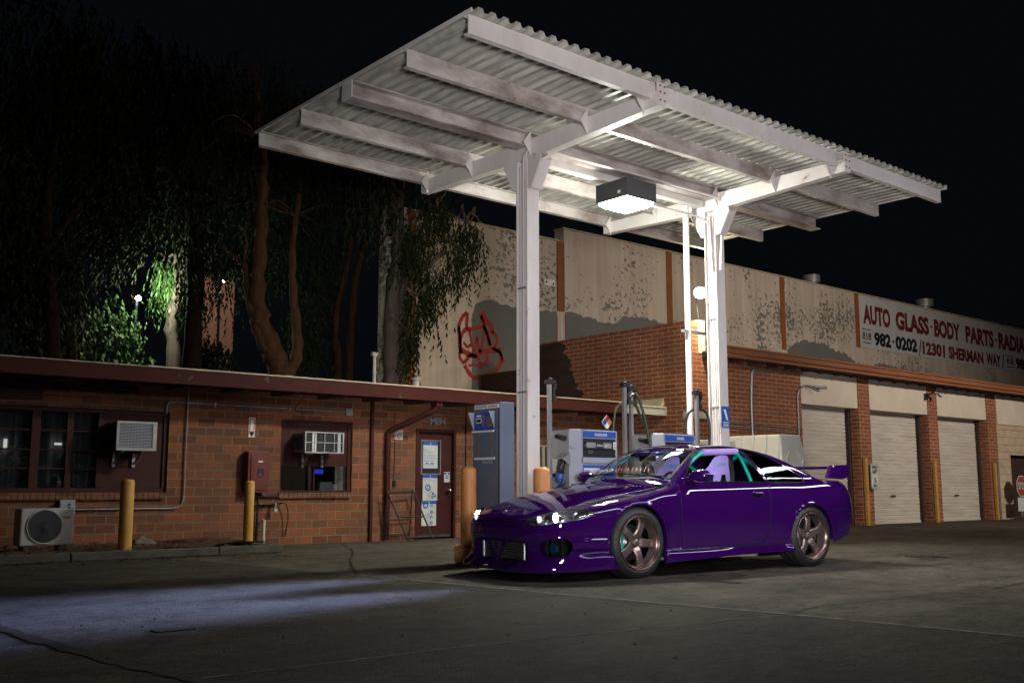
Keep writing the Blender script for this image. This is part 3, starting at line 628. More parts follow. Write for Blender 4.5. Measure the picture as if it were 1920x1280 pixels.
for q in (x0+.06, x1-.14): MB().use('darkgrey').box(q, q+.08, yf+.02, yb-.02, .10, z0-.001).build('foot', t)
# electrical disconnect box and conduit
t = thing('disconnect_box', 'grey electrical switch box on the brick above the condenser', 'switch box', (4.32, YL, .5))
MB().use('disp_grey').box(4.235, 4.41, YL-.09, YL-.003, .51, .68).build('box_body', t, .006)
mb = MB().use('disp_grey').box(4.23, 4.415, YL-.10, YL-.092, .505, .69).use('black').box(4.325, 4.355, YL-.106, YL-.1005, .55, .64).use('white').box(4.331, 4.349, YL-.108, YL-.1065, .57, .58).box(4.331, 4.349, YL-.108, YL-.1065, .60, .61); mb.build('box_cover', t)
MB().use('galv_dark').tube(bend_path([(4.40, YL-.03, .56), (5.90, YL-.03, .56), (5.90, YL-.03, 2.26)], .16), .012, 8).build('conduit', t)
t = thing('wall_conduit', 'shiny horizontal electrical conduit along the top of the brick wall', 'conduit', (7, YL, 1.9))
MB().use('galv').tube(bend_path([(5.60, YL-.03, 1.86), (5.60, YL-.03, 2.035), (8.48, YL-.03, 2.025)], .14), .013, 8).build('pipe', t)
MB().use('galv').box(8.48, 8.60, YL-.06, YL-.003, 1.97, 2.08).build('junction_box', t, .003)
for x in (6.3, 7.5): MB().use('galv').box(x-.012, x+.012, YL-.05, YL-.003, 2.0, 2.05).build('clip', t)
# downpipes
t = thing('downpipe', 'straight thin maroon downpipe from eave to ground', 'downpipe', (8.98, YL, 0)); MB().use('maroon').box(8.955, 9.005, YL-.06, YL-.01, 0, 2.25).build('pipe', t, .004)
t = thing('downpipe', 'maroon downpipe with a slanted offset under the eave, behind the black stand', 'downpipe', (9.27, YL, 0))
mb = MB().use('maroon'); w = .045
P = [Vector((9.79, 13.36, 2.22)), Vector((9.76, 13.42, 2.08)), Vector((9.27, YL-.06, 1.74)), Vector((9.27, YL-.06, .02))]
mb.tube(bend_path(P, .05), w, 8); mb.build('pipe', t)
mb = MB().use('maroon').box(9.73, 9.85, 13.34, 13.44, 2.14, 2.26); mb.build('outlet', t, .004)
t = thing('wall_cable', 'thin vertical cable and switch left of the maroon door', 'cable', (9.44, YL, .8))
MB().use('black').tube([(9.43, YL-.01, 2.25), (9.44, YL-.01, 1.5), (9.43, YL-.012, .95)], .006, 6).build('cable', t); MB().use('black').box(9.405, 9.46, YL-.04, YL-.003, .86, .96).build('switch', t, .004)
t = thing('wall_cable', 'thin vertical pipe right of the maroon door frame', 'pipe', (10.90, YL, 0)); MB().use('maroon').cyl((10.90, YL-.02, .02), (10.90, YL-.02, 2.25), .010, 8).build('pipe', t)
# black metal A-frame stand leaning on the wall
t = thing('metal_stand', 'empty black metal sign stand leaning on the brick between the downpipe and the door', 'stand', (9.5, 13.85, 0))
mb = MB().use('black')
for p, q in (((9.17, 13.88, .78), (9.40, 13.60, 0)), ((9.70, 13.93, .80), (9.93, 13.66, 0)), ((9.18, 13.88, .76), (9.70, 13.93, .78)), ((9.29, 13.74, .38), (9.82, 13.80, .38)), ((9.39, 13.62, .06), (9.90, 13.68, .06))): mb.cyl(p, q, .013, 8)
mb.build('front_frame', t); mb = MB().use('black')
for p, q in (((9.17, 13.90, .78), (9.22, 14.05, 0)), ((9.70, 13.95, .80), (9.72, 14.06, 0)), ((9.22, 14.04, .08), (9.72, 14.05, .08)), ((9.20, 14.0, .33), (9.72, 14.02, .33))): mb.cyl(p, q, .011, 8)
mb.build('rear_frame', t)
# tap and pipes at the kerb end
t = thing('standpipe', 'black water pipe with a brass tap and hose below the window with the blue screen', 'tap', (7.3, YL, 0))
MB().use('black').tube(bend_path([(7.02, YL-.05, 0), (7.02, YL-.05, .72), (7.36, YL-.05, .72)], .03), .016, 8).tube([(7.02, YL-.05, .60), (7.28, YL-.05, .60), (7.40, YL-.06, .62)], .018, 8).build('pipe', t)
mb = MB().use('galv_dark').cyl((7.28, YL-.05, .60), (7.28, YL-.12, .60), .02, 10).cyl((7.28, YL-.10, .60), (7.28, YL-.11, .50), .016, 10).use('pipe_white').box(7.25, 7.30, YL-.13, YL-.09, .49, .54); mb.build('tap', t)
MB().use('rubber').tube(smooth_path([(7.34, YL-.06, .62), (7.45, YL-.10, .60), (7.50, YL-.09, .4), (7.48, YL-.04, .12)], 6), .008, 6).build('hose', t)
t = thing('standpipe', 'short white plastic pipe stub standing against the wall near the kerb end', 'pipe', (7.09, 13.95, 0)); MB().use('pipe_white').tube([(7.09, 13.98, 0), (7.10, 13.98, .36), (7.10, 14.04, .37)], .022, 10).build('pipe', t); MB().use('pipe_white').lathe([(.022, 0), (.027, .002), (.027, .03), (.022, .032)], (7.095, 13.98, .08), n=12).build('collar', t)
# roof pipes
def vent_pipe(x, z, r, label, cap):
    t = thing('roof_vent_pipe', label, 'vent pipe', (x, 15, 2.38)); MB().use('pipe_white').cyl((x, 15, 2.38), (x, 15, z), r, 12).build('pipe', t)
    mb = MB().use('pipe_white')
    if cap == 'tee': mb.cyl((x-.06, 15, z), (x+.05, 15, z), r*1.15, 12); mb.lathe([(r, 0), (r*1.2, .003), (r*1.2, .05), (r, .053)], (x, 15, z-.34), n=12)
    else: mb.lathe([(r, 0), (r*1.35, .004), (r*1.35, .05), (0, .055)], (x, 15, z-.03), n=14)
    mb.build('cap', t)
vent_pipe(9.60, 3.13, .032, 'tall white pipe with a tee cap on the brick building roof', 'tee')
vent_pipe(10.48, 2.76, .06, 'stubby white vent on the roof below the orange pilaster', 'lid')
vent_pipe(7.95, 2.62, .06, 'low white vent on the roof in front of the forked trunk', 'lid')
# lantern bulb under the eave
t = thing('eave_lamp', 'small hanging lamp under the eave above the grey cabinet', 'lamp', (10.93, 13.4, 2.1)); MB().use('black').cyl((10.93, 13.40, 2.30), (10.93, 13.40, 2.20), .006, 6).lathe([(.012, .0), (.03, -.03), (.032, -.06)], (10.93, 13.40, 2.2), n=12).build('socket', t)
M['bulb'] = emat('lit_bulb', (1, 1, 1), 4); MB().use('bulb').lathe([(.028, 0), (.03, -.02), (0, -.035)], (10.93, 13.40, 2.145), n=12).build('bulb', t)
# bollards
def bollard(x, y, z0, z1, r, m, label, group):
    mb = MB().use(m).lathe([(r, 0), (r*1.0, (z1-z0)*.5), (r, z1-z0-r*.5), (r*.92, z1-z0-r*.22), (r*.6, z1-z0-r*.04), (0, z1-z0)], (x, y, z0), n=28)
    return mb.top('bollard', label, 'bollard', group=group)
bollard(4.62, 12.72, .06, .95, .082, 'yellow', 'yellow bollard in front of the maroon panel by the condenser', 'bollards by the brick wall')
bollard(6.33, 12.92, .06, .94, .066, 'yellow', 'yellow bollard in front of the red fire cabinet', 'bollards by the brick wall')
mb = MB().use('rock'); bmr = bmesh.new(); bmesh.ops.create_icosphere(bmr, subdivisions=3, radius=1)
vs = []
for v in bmr.verts:
    n = v.co.normalized(); k = 1+.18*math.sin(5*n.x+2)*math.cos(4*n.y)+.1*math.sin(9*n.z+n.x*6); vs.append((5.15+n.x*.17*k, 13.55+n.y*.11*k, .10+n.z*.10*k))
mb.add(vs, [tuple(v.index for v in f.verts) for f in bmr.faces], True); bmr.free()
mb.top('rock', 'grey rock lying on the leaf mulch behind the first yellow bollard', 'rock')
# ================================================================ GARAGE
YG = 12.7
GB = thing('garage_building', 'red brick garage with three roll-up bays and cream lintels behind the car', 'building', (22, YG, 0))
mb = MB().use('brick_garage').box(15.22, 18.87, YG, YG+.3, 0, 3.40)
mb.build('front_wall', GB)
mb = MB().use('brick_garage').box(15.22, 15.56, YG+.302, 17.0, 0, 4.03).box(15.22, 15.56, 17.002, 19.15, 0, 3.52); mb.box(15.22, 15.56, YG, YG+.30, 3.402, 4.03)
mb.build('side_wall', GB)
M['brick_darker'] = brick('darker_brick', (.055, .020, .012), (.035, .014, .009), (.035, .024, .018), .30, .086, .008, (.02, .012, .01))  # darker brick over the rear part of the side wall, ragged edge
mb = MB().use('brick_darker'); rj = random.Random(8); E_ = []
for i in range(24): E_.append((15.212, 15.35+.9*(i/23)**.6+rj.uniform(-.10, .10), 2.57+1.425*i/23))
mb.prism([(15.212, 17.0, 2.57)]+E_+[(15.212, 17.0, 4.0)], (.004, 0, 0)); mb.box(15.212, 15.216, 17.003, 19.1, 2.57, 3.50); mb.build('darker_brick_face', GB)
mb = MB().use('cream').box(15.50, 15.70, YG-.012, YG+.25, 3.42, 4.07); mb.build('render_patch', GB)
mb = MB().use('pale_flash').box(15.16, 15.216, 13.35, 19.1, 2.42, 2.56).box(15.12, 15.158, 13.35, 19.1, 2.41, 2.47)
for i in range(12): mb.use('rust').box(15.150, 15.159, 13.6+i*.45, 13.62+i*.45, 2.52, 2.54)
mb.build('flashing', GB)
mb = MB().use('grey_trim').box(15.0, 16.3, 12.62, 12.695, 2.15, 2.27); mb.build('ledge', GB)
pil = [(21.10, 21.58), (24.25, 24.72), (27.36, 27.90)]
for a, b in pil: MB().use('brick_garage').box(a, b, YG, YG+.42, 0, 3.34).build('brick_pillar', GB)
bays = [(18.87, 21.10), (21.58, 24.25), (24.72, 27.36)]
for a, b in bays:
    mb = MB().use('cream').box(a+.004, b-.004, YG+.012, YG+.2, 2.62, 3.33); mb.build('lintel', GB, .006)
    mb = MB().use('dark_soffit').box(a, a+.06, YG+.22, YG+.33, 0, 2.60); mb.build('shutter_guide', GB); MB().use('dark_soffit').box(b-.09, b, YG+.22, YG+.33, 0, 2.60).build('shutter_guide', GB)
    mb = MB().use('shutter'); z = .01; pts = []
    while z < 2.66:
        pts += [(z, 0), (z+.010, .014), (z+.062, .018), (z+.074, .0)]; z += .086
    vs = []
    for (zz, d) in pts: vs += [(a+.06, YG+.315-d, zz), (b-.09, YG+.315-d, zz)]
    mb.add(vs, [(2*i, 2*i+1, 2*i+3, 2*i+2) for i in range(len(pts)-1)])
    mb.box(a+.06, b-.09, YG+.285, YG+.296, .0, .05); sh = mb.build('roller_shutter', GB)
    cx = (a+b)/2; MB().use('black').box(cx-.1, cx+.1, YG+.272, YG+.284, .62, .66).build('handle', sh)
# cream block part with a dark doorway
mb = MB().use('cream_block').box(27.90, 28.62, YG+.004, YG+.25, 0, 2.52).box(28.62, 33, YG+.004, YG+.25, 1.72, 2.52).box(30.6, 33, YG+.004, YG+.25, 0, 1.718); mb.build('block_wall', GB)
mb = MB().use('cream').box(27.91, 33, YG-.03, YG+.2, 2.53, 3.33); mb.build('lintel', GB, .006)
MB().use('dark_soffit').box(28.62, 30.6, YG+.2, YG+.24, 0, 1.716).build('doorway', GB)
mb = MB().use('brown_fascia')
mb.box(15.62, 34, 12.20, 12.24, 3.40, 3.53).box(15.62, 34, 12.245, 12.285, 3.33, 3.396).box(15.62, 34, 12.17, 12.198, 3.50, 3.545)
mb.build('roof_fascia', GB, .004)
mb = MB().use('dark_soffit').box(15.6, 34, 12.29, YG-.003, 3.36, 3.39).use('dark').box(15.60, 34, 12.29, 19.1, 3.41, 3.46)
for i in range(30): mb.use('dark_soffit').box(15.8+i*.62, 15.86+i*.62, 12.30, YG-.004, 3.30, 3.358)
mb.build('roof', GB)
MB().use('brick_garage').box(33, 33.3, YG, 19, 0, 3.3).build('side_wall', GB)
# conduits on the garage wall
t = thing('wall_conduit', 'vertical pale conduit bending under the garage eave on red brick', 'conduit', (17.1, YG, 1.7))
MB().use('galv').tube(bend_path([(17.10, YG-.03, 1.2), (17.09, YG-.03, 2.6), (17.14, YG-.03, 3.22), (18.9, YG-.03, 3.26)], .10), .028, 8).build('pipe', t)
MB().use('galv').box(17.05, 17.16, YG-.06, YG-.003, 1.62, 1.80).build('junction_box', t, .004)
t = thing('wall_conduit', 'thin conduit beside the first bay with an arm over the cream lintel', 'conduit', (18.7, YG, 1.8))
MB().use('galv_dark').tube(bend_path([(18.70, YG-.03, 1.2), (18.70, YG-.03, 2.85), (18.95, YG-.03, 3.02), (19.55, YG-.06, 2.99)], .12), .018, 8).tube([(19.05, YG-.05, 3.0), (19.3, YG-.12, 2.93), (19.34, YG-.12, 2.88)], .012, 6).build('pipe', t)
mb = MB().use('galv_dark').cyl((19.3, YG-.05, 2.99), (19.62, YG-.14, 2.99), .03, 8); mb.build('arm_end', t)
t = thing('pipe_run', 'two thin horizontal pipes low on the red garage brick', 'pipes', (17, YG, 2))
for z in (2.00, 2.09): MB().use('galv_dark').cyl((16.0, YG-.03, z+.02), (18.85, YG-.03, z-.02), .014, 8).build('pipe', t)
t = thing('floodlight', 'twin floodlight on the second brick pillar under the garage eave', 'floodlight', (24.2, YG, 3.1))
MB().use('black').box(24.10, 24.20, YG-.05, YG-.003, 2.98, 3.14).cyl((24.15, YG-.05, 3.1), (24.20, YG-.22, 3.16), .018, 8).build('bracket', t)
MB().use('galv_dark').tube([(24.20, YG-.20, 3.16), (24.32, YG-.24, 3.14), (24.42, YG-.28, 3.08)], [.03, .035, .055], 12).build('lamp_head', t); MB().use('white').cyl((24.42, YG-.28, 3.08), (24.43, YG-.285, 3.07), .045, 12).build('lens', t)
# yellow posts by the pillars
for x, lab in ((21.20, 'yellow steel post in front of the first brick pillar, with the speed limit sign'), (24.33, 'yellow steel post in front of the second brick pillar, without a sign'), (27.52, 'yellow steel post in front of the third brick pillar beside the grey post')):
    mb = MB().use('post_yellow').box(x-.055, x+.045, YG-.09, YG-.02, 0, 1.50); mb.top('guard_post', lab, 'post', .006, group='yellow posts at the garage bays')
mb = MB().use('galv').box(27.64, 27.72, YG-.08, YG-.02, 0, 1.56); mb.top('guard_post', 'chipped grey steel post right of the last yellow post', 'post', .006)
t = thing('speed_limit_sign', 'white speed limit sign with black letters on the first brick pillar', 'sign', (21.46, YG, .8))
mb = MB(); c = (21.47, YG-.10, 1.10); quad(mb, c, .34, .58, m='sign_white', lift=.01, t=.008); quad(mb, c, .325, .565, m='black', lift=.012); quad(mb, c, .305, .545, m='paper', lift=.014); mb.build('sign_plate', t)
mb = MB()
for s, z, h, w in (('SPEED', .20, .085, .25), ('LIMIT', .10, .085, .23), ('5', -.10, .11, .09), ('MPH', -.215, .07, .16)): txt(mb, s, (21.47, YG-.10, 1.10+z), w, h, m='black', lift=.018, bold=.02)
mb.build('lettering', t)
# stop sign (leans in from the right edge)
t = thing('stop_sign', 'faded octagonal stop sign with a white plate under it at the right edge', 'sign', (28.25, 12.3, 0))
MB().use('galv_dark').box(28.26, 28.31, 12.33, 12.37, 0, 1.1).use('kerb').box(28.1, 28.5, 12.2, 12.5, .0, .08).build('post', t)
def octa(c, r, m, lift): mbx.use(m); P = [Vector(c)+place('-Y', r*math.cos(R(22.5+45*i)), r*math.sin(R(22.5+45*i)), lift) for i in range(8)]; mbx.prism(P, (0, .004, 0))
mbx = MB(); octa((28.25, 12.30, .88), .30, 'paper', 0); octa((28.25, 12.30, .88), .275, 'stop_red', .006); mbx.build('sign_plate', t)
mb = MB(); txt(mb, 'STOP', (28.25, 12.30, .885), .44, .19, m='paper', lift=.014, bold=.02); mb.build('lettering', t)
mb = MB(); quad(mb, (28.27, 12.31, .40), .54, .36, m='paper', t=.006); mb.use('disp_side'); rs_ = random.Random(4)
for i in range(70):
    x, z = 28.27+rs_.uniform(-.25, .25), .40+rs_.uniform(-.16, .16); s_ = rs_.uniform(.004, .014); mb.add([(x-s_, 12.306, z), (x, 12.306, z-s_*.7), (x+s_, 12.306, z), (x, 12.306, z+s_)], [(0, 1, 2, 3)])
mb.build('lower_plate', t)
# wall lamp on the garage corner
t = thing('wall_lamp', 'bright round lamp on the garage corner above the brick parapet', 'lamp', (15.55, 12.7, 4.05))
MB().use('black').tube(smooth_path([(15.60, 12.75, 4.08), (15.55, 12.76, 4.40), (15.42, 12.66, 4.56)], 6), .012, 8).build('bracket', t)
M['lamp_glow'] = emat('warm_lamp_glow', (1.0, .86, .62), 40)
MB().use('lamp_glow').lathe([(0, -.12), (.08, -.09), (.12, -.03), (.125, .02), (.09, .08), (0, .11)], (15.36, 12.50, 4.56), n=20).build('globe', t)

# ================================================================ TALL WAREHOUSE WALL
YW = 19.2
WH = thing('warehouse', 'tall peeling cream concrete warehouse with orange pilasters behind everything', 'building', (25, YW, 0))
mb = MB().use('concrete_wall').box(12.55, 17.84, YW, YW+.3, 0, 7.20).box(17.84, 18.02, YW, YW+.3, 0, 7.22).box(18.02, 60, YW-.02, YW+.3, 0, 7.56); mb.build('wall', WH)
mb = MB().use('pale_flash').box(12.5, 17.86, YW-.04, YW+.32, 7.203, 7.24).box(17.99, 60, YW-.06, YW+.32, 7.563, 7.60).box(18.02, 18.06, YW-.045, YW-.022, 5.4, 7.56)
mb.build('coping', WH)
for x, z0, z1 in ((13.22, 0, 7.2), (17.92, 5.36, 7.2), (22.18, 0, 7.56), (27.66, 5.2, 7.56), (32.04, 5.66, 7.56)):
    MB().use('orange_pilaster').box(x-.115, x+.115, YW-.045, YW-.0215 if x > 18 else YW-.003, z0, z1).build('pilaster', WH)
def patch(pts, jag, m='grey_patch', y=YW-.026, name='grey_paint_patch'):
    rj = random.Random(5); P = []
    for (x0, z0, j), (x1, z1, _) in zip(pts, pts[1:]+pts[:1]):
        n = max(1, int(abs(x1-x0)/.09)) if j else 1
        for i in range(n):
            t_ = i/n; P.append((x0+(x1-x0)*t_, z0+(z1-z0)*t_ + (rj.uniform(-jag, jag) if j and i else 0)))
    pv = [Vector((p[0], p[1])) for p in P]; r = delaunay_2d_cdt(pv, [], [list(range(len(P)))], 1, 1e-6)
    mb = MB().use(m).add([(v.x, y, v.y) for v in r[0]], [f if True else f for f in [tuple(q) for q in r[2]]]); return mb.build(name, WH)
patch([(15.02, 3.0, 0), (15.02, 4.35, 1), (15.0, 4.85, 1), (15.12, 5.22, 1), (15.5, 5.38, 1), (16.3, 5.27, 1), (17.1, 5.30, 1), (17.80, 5.33, 0), (17.80, 3.0, 0)], .035, y=YW-.006)
patch([(18.07, 3.4, 0), (18.07, 5.36, 1), (18.9, 5.30, 1), (19.45, 5.22, 1), (20.0, 5.28, 1), (20.2, 5.45, 1), (21.0, 5.55, 1), (21.8, 5.45, 1), (22.05, 5.40, 0), (22.05, 3.4, 0)], .04)
patch([(27.83, 3.4, 0), (27.83, 5.2, 1), (28.6, 5.58, 1), (29.6, 5.62, 1), (30.5, 5.46, 1), (31.2, 5.36, 1), (31.8, 5.12, 1), (32.5, 5.0, 1), (33.4, 5.22, 1), (34.6, 5.14, 1), (36.2, 5.05, 0), (36.2, 3.4, 0)], .06)
M['patch_clean'] = mat('pale_repair', (.40, .38, .36), .8, color2=(.48, .44, .41), nscale=2)
patch([(24.0, 5.0, 1), (24.6, 5.25, 1), (25.2, 5.18, 1), (25.8, 4.98, 0)], .02, 'patch_clean', YW-.024, 'pale_paint_patch')
mb = MB().use('white').box(17.35, 17.72, YW-.03, YW-.004, 5.98, 6.14).use('dark').cyl((17.42, YW-.032, 6.07), (17.42, YW-.029, 6.07), .03).cyl((17.66, YW-.032, 6.04), (17.66, YW-.029, 6.04), .03); mb.build('wall_plate', WH)
mb = MB().use('red_spray')
mb.box(17.80, 17.818, YW-.010, YW-.007, 4.2, 5.2).box(18.06, 18.08, YW-.032, YW-.028, 4.3, 5.3); mb.build('red_drip', WH)
# graffiti strokes
mb = MB().use('red_spray'); gy = YW-.010
def stroke(pts, w=.05, w1=None):
    P = smooth_path([(14.62+x*1.45, gy, 3.42+z*1.62) for x, z in pts], 6); vs = []; k = len(P)
    for i, p in enumerate(P):
        tt = (P[min(i+1, k-1)]-P[max(i-1, 0)]); tt = tt.normalized() if tt.length > 0 else Vector((1, 0, 0)); n_ = Vector((-tt.z, 0, tt.x)); ww = 2.2*(w+((w1 or w)-w)*i/(k-1))*(.85+.15*math.sin(i*2.1))
        vs += [p-n_*ww/2, p+n_*ww/2]
    mb.add(vs, [(2*i, 2*i+1, 2*i+3, 2*i+2) for i in range(k-1)])
stroke([(.02, .55), (.0, .75), (.08, .90), (.17, .95), (.16, .80), (.17, .72)], .05)
stroke([(.05, .35), (.02, .5), (.10, .68), (.30, .74), (.52, .78), (.62, .66), (.66, .52)], .055)
stroke([(.48, 1.0), (.56, .88), (.68, .82), (.70, .68)], .11, .06)
stroke([(.46, .95), (.54, .78), (.62, .60), (.68, .48)], .05)
stroke([(.0, .75), (.04, .45), (.02, .3), (.12, .2)], .045)
stroke([(.72, .74), (.82, .60), (.74, .48), (.88, .42), (.96, .28)], .05)
stroke([(.22, .70), (.32, .40), (.38, .62), (.44, .40), (.54, .72)], .04)
stroke([(.06, .40), (.30, .34), (.55, .42), (.84, .46)], .07)
stroke([(.12, .22), (.26, .34), (.40, .30), (.48, .22), (.60, .28), (.58, .38)], .05)
stroke([(.12, .18), (.30, .02), (.55, .06), (.80, .16), (.90, .30), (.86, .50)], .055)
stroke([(.10, .52), (.18, .46), (.26, .50)], .04)
stroke([(.20, .18), (.34, .20), (.50, .16)], .03)
mb.build('graffiti', WH)
# big sign
SG = thing('shop_sign', 'long white painted shop sign with dark red and black lettering high on the warehouse', 'sign', (38, YW, 5.6))
mb = MB().use('sign_white').box(32.17, 47.5, YW-.05, YW-.023, 5.67, 7.52); mb.build('sign_board', SG)
mb = MB(); sy = YW-.05
# letter runs: (text, x0, x1, z centre, height, material)
def run(s, x0, x1, z, h, m, bold=.035): txt(mb, s, ((x0+x1)/2, sy, z), x1-x0, h, m=m, lift=.005, bold=bold)
for w_, xa_, xb_ in (('AUTO', 32.40, 34.21), ('GLASS', 34.58, 37.0), ('BODY', 37.40, 39.45), ('PARTS', 39.90, 42.32), ('RADIATORS', 42.75, 47.3)): run(w_, xa_, xb_, 6.88, .70, 'sign_red', .05)
mb.use('sign_red'); mb.box(37.10, 37.24, sy-.006, sy-.003, 6.84, 6.94).box(42.45, 42.60, sy-.006, sy-.003, 6.83, 6.93)
def code(xa_, xb_, zc): run('818', xa_, xb_, zc, .27, 'black', .015); mb.use('black').box(xa_, xb_, sy-.006, sy-.003, zc+.22, zc+.25).box(xa_, xb_, sy-.006, sy-.003, zc-.25, zc-.22)
code(32.30, 32.86, 6.10); run('982', 33.06, 34.18, 6.05, .50, 'black', .05); mb.use('black').box(34.28, 34.40, sy-.006, sy-.003, 6.02, 6.11); run('0202', 34.50, 36.04, 6.05, .50, 'black', .05)
run('/', 36.14, 36.38, 6.02, .62, 'black', 0); run('12301', 36.44, 38.14, 6.03, .50, 'sign_red', .05); run('SHERMAN', 38.43, 41.30, 6.02, .50, 'sign_red', .05); run('WAY', 41.55, 42.85, 6.02, .50, 'sign_red', .05)
run('/', 42.93, 43.18, 6.02, .62, 'black', 0); code(43.40, 44.0, 6.08); run('982-0205', 44.25, 47.25, 6.04, .48, 'black', .05)
mb.build('lettering', SG)
def roof_vent(x, y, r, h, lab):
    t = thing('roof_vent', lab, 'roof vent', (x, y, 7.5)); MB().use('galv_dark').cyl((x, y, 7.5), (x, y, 7.5+h*.6), r*.7, 16).build('duct', t); MB().use('galv_dark').cyl((x, y, 7.5+h*.55), (x, y, 7.5+h), r, 20).build('cowl', t)
roof_vent(30.3, 19.8, .30, .55, 'dim round roof vent left of the long shop sign'); roof_vent(38.0, 19.8, .34, .62, 'round metal roof vent above the middle of the long shop sign')
# white moulded tanks behind the car
def tank(x0, x1, y0, y1, z1, lab, lens):
    t = thing('plastic_tank', lab, 'tank', ((x0+x1)/2, (y0+y1)/2, 0)); b = .10
    P = [(x0, y0), (x1, y0), (x1, y1), (x0, y1)]; Q = [(x0+b, y0+b), (x1-b, y0+b), (x1-b, y1-b), (x0+b, y1-b)]
    mb = MB().use('tank'); mb.add([(x, y, 0) for x, y in P]+[(x, y, z1*.62) for x, y in P]+[(x, y, z1) for x, y in Q], [(0,1,5,4),(1,2,6,5),(2,3,7,6),(3,0,4,7),(4,5,9,8),(5,6,10,9),(6,7,11,10),(7,4,8,11),(8,9,10,11)])
    mb.build('shell', t, .03)
    mb = MB().use('tank')
    for k in range(lens):
        y = y0+.12+(y1-y0-.24)*k/max(1, lens-1); mb.prism([(x0-.018, y-.02, .1), (x0-.018, y-.02, z1*.62), (x0+b-.018, y-.02, z1-.01), (x0+b+.03, y-.02, z1-.01), (x0+.03, y-.02, .1)], (0, .04, 0))
    c = Vector(((x0+x1)/2, y0+.035, z1*.74)); w = .26
    for (a, bb) in (((-w, 0), (0, w)), ((0, w), (w, 0)), ((w, 0), (0, -w)), ((0, -w), (-w, 0))): mb.cyl(c+Vector((a[0], -.02+a[1]*.3, a[1])), c+Vector((bb[0], -.02+bb[1]*.3, bb[1])), .012, 6)
    mb.build('rib', t)
tank(15.62, 16.45, 10.95, 12.3, 1.80, 'white moulded plastic tank with a diamond pattern behind the rear wing', 5)
tank(14.55, 15.35, 11.6, 12.5, 1.70, 'smaller white plastic tank left of the diamond tank', 3)
# ================================================================ CANOPY
CN = thing('pump_canopy', 'white steel canopy with a corrugated roof on two posts over the fuel pumps', 'canopy', (9.785, 9.14, 0))
YC = 9.14; cols = (8.00, 11.57)
X0, X1, Y0, Y1, ZT = 5.46, 14.20, 7.06, 11.23, 5.15
# corrugated sheet
mb = MB().use('deck_sheet'); pit = .152; x = X0-.02; pr = []
while x < X1+.02:
    pr += [(x, 0), (x+.042, 0), (x+.064, .042), (x+.118, .042), (x+.140, 0)]; x += pit
y0, y1 = Y0-.09, Y1+.05; k = len(pr); vs = []
for t_ in (0, .004):
    for yy in (y0, y1): vs += [(a, yy, ZT+.004+h+t_) for a, h in pr]
mb.add(vs, [(i, i+1, k+i+1, k+i)[::-1] for i in range(k-1)]+[(2*k+i, 2*k+i+1, 3*k+i+1, 3*k+i) for i in range(k-1)]+[(i, i+1, 2*k+i+1, 2*k+i) for i in range(k-1)]+[(k+i, k+i+1, 3*k+i+1, 3*k+i)[::-1] for i in range(k-1)])
mb.build('roof_sheet', CN)
mb = MB().use('white_steel').box(X0-.035, X0-.022, y0, y1, ZT-.014, ZT+.022); mb.build('edge_trim', CN)
mb = MB().use('white_steel').box(X1+.022, X1+.035, y0, y1, ZT+.0, ZT+.062); mb.build('edge_trim', CN)
def channel(y, side, x0=X0, x1=X1, z0=4.965, z1=ZT, fl=.065, m='purlin_steel', name='purlin'):   # C channel: web at y, flanges towards side
    mb = MB().use(m); s = side
    mb.box(x0, x1, y-.006, y+.006, z0, z1); mb.box(x0, x1, y+s*.0061, y+s*fl, z0, z0+.009); mb.box(x0, x1, y+s*.0061, y+s*fl, z1-.009, z1); return mb.build(name, CN)
channel(Y0, 1, m='white_steel'); channel(8.05, 1); channel(10.18, 1); channel(Y1, -1, m='purlin_steel')
def ibeam(x0, x1, yc, z0, z1, fw, name, m='purlin_steel'):
    mb = MB().use(m).box(x0, x1, yc-fw/2, yc+fw/2, z0, z0+.014).box(x0, x1, yc-fw/2, yc+fw/2, z1-.014, z1).box(x0, x1, yc-.006, yc+.006, z0+.0141, z1-.0141); return mb.build(name, CN)
ibeam(X0, X1, YC+.02, 4.955, ZT, .19, 'ridge_beam')
MB().use('white_steel').box(X0-.014, X0-.001, YC-.08, YC+.12, 4.95, ZT-.002).build('end_plate', CN)
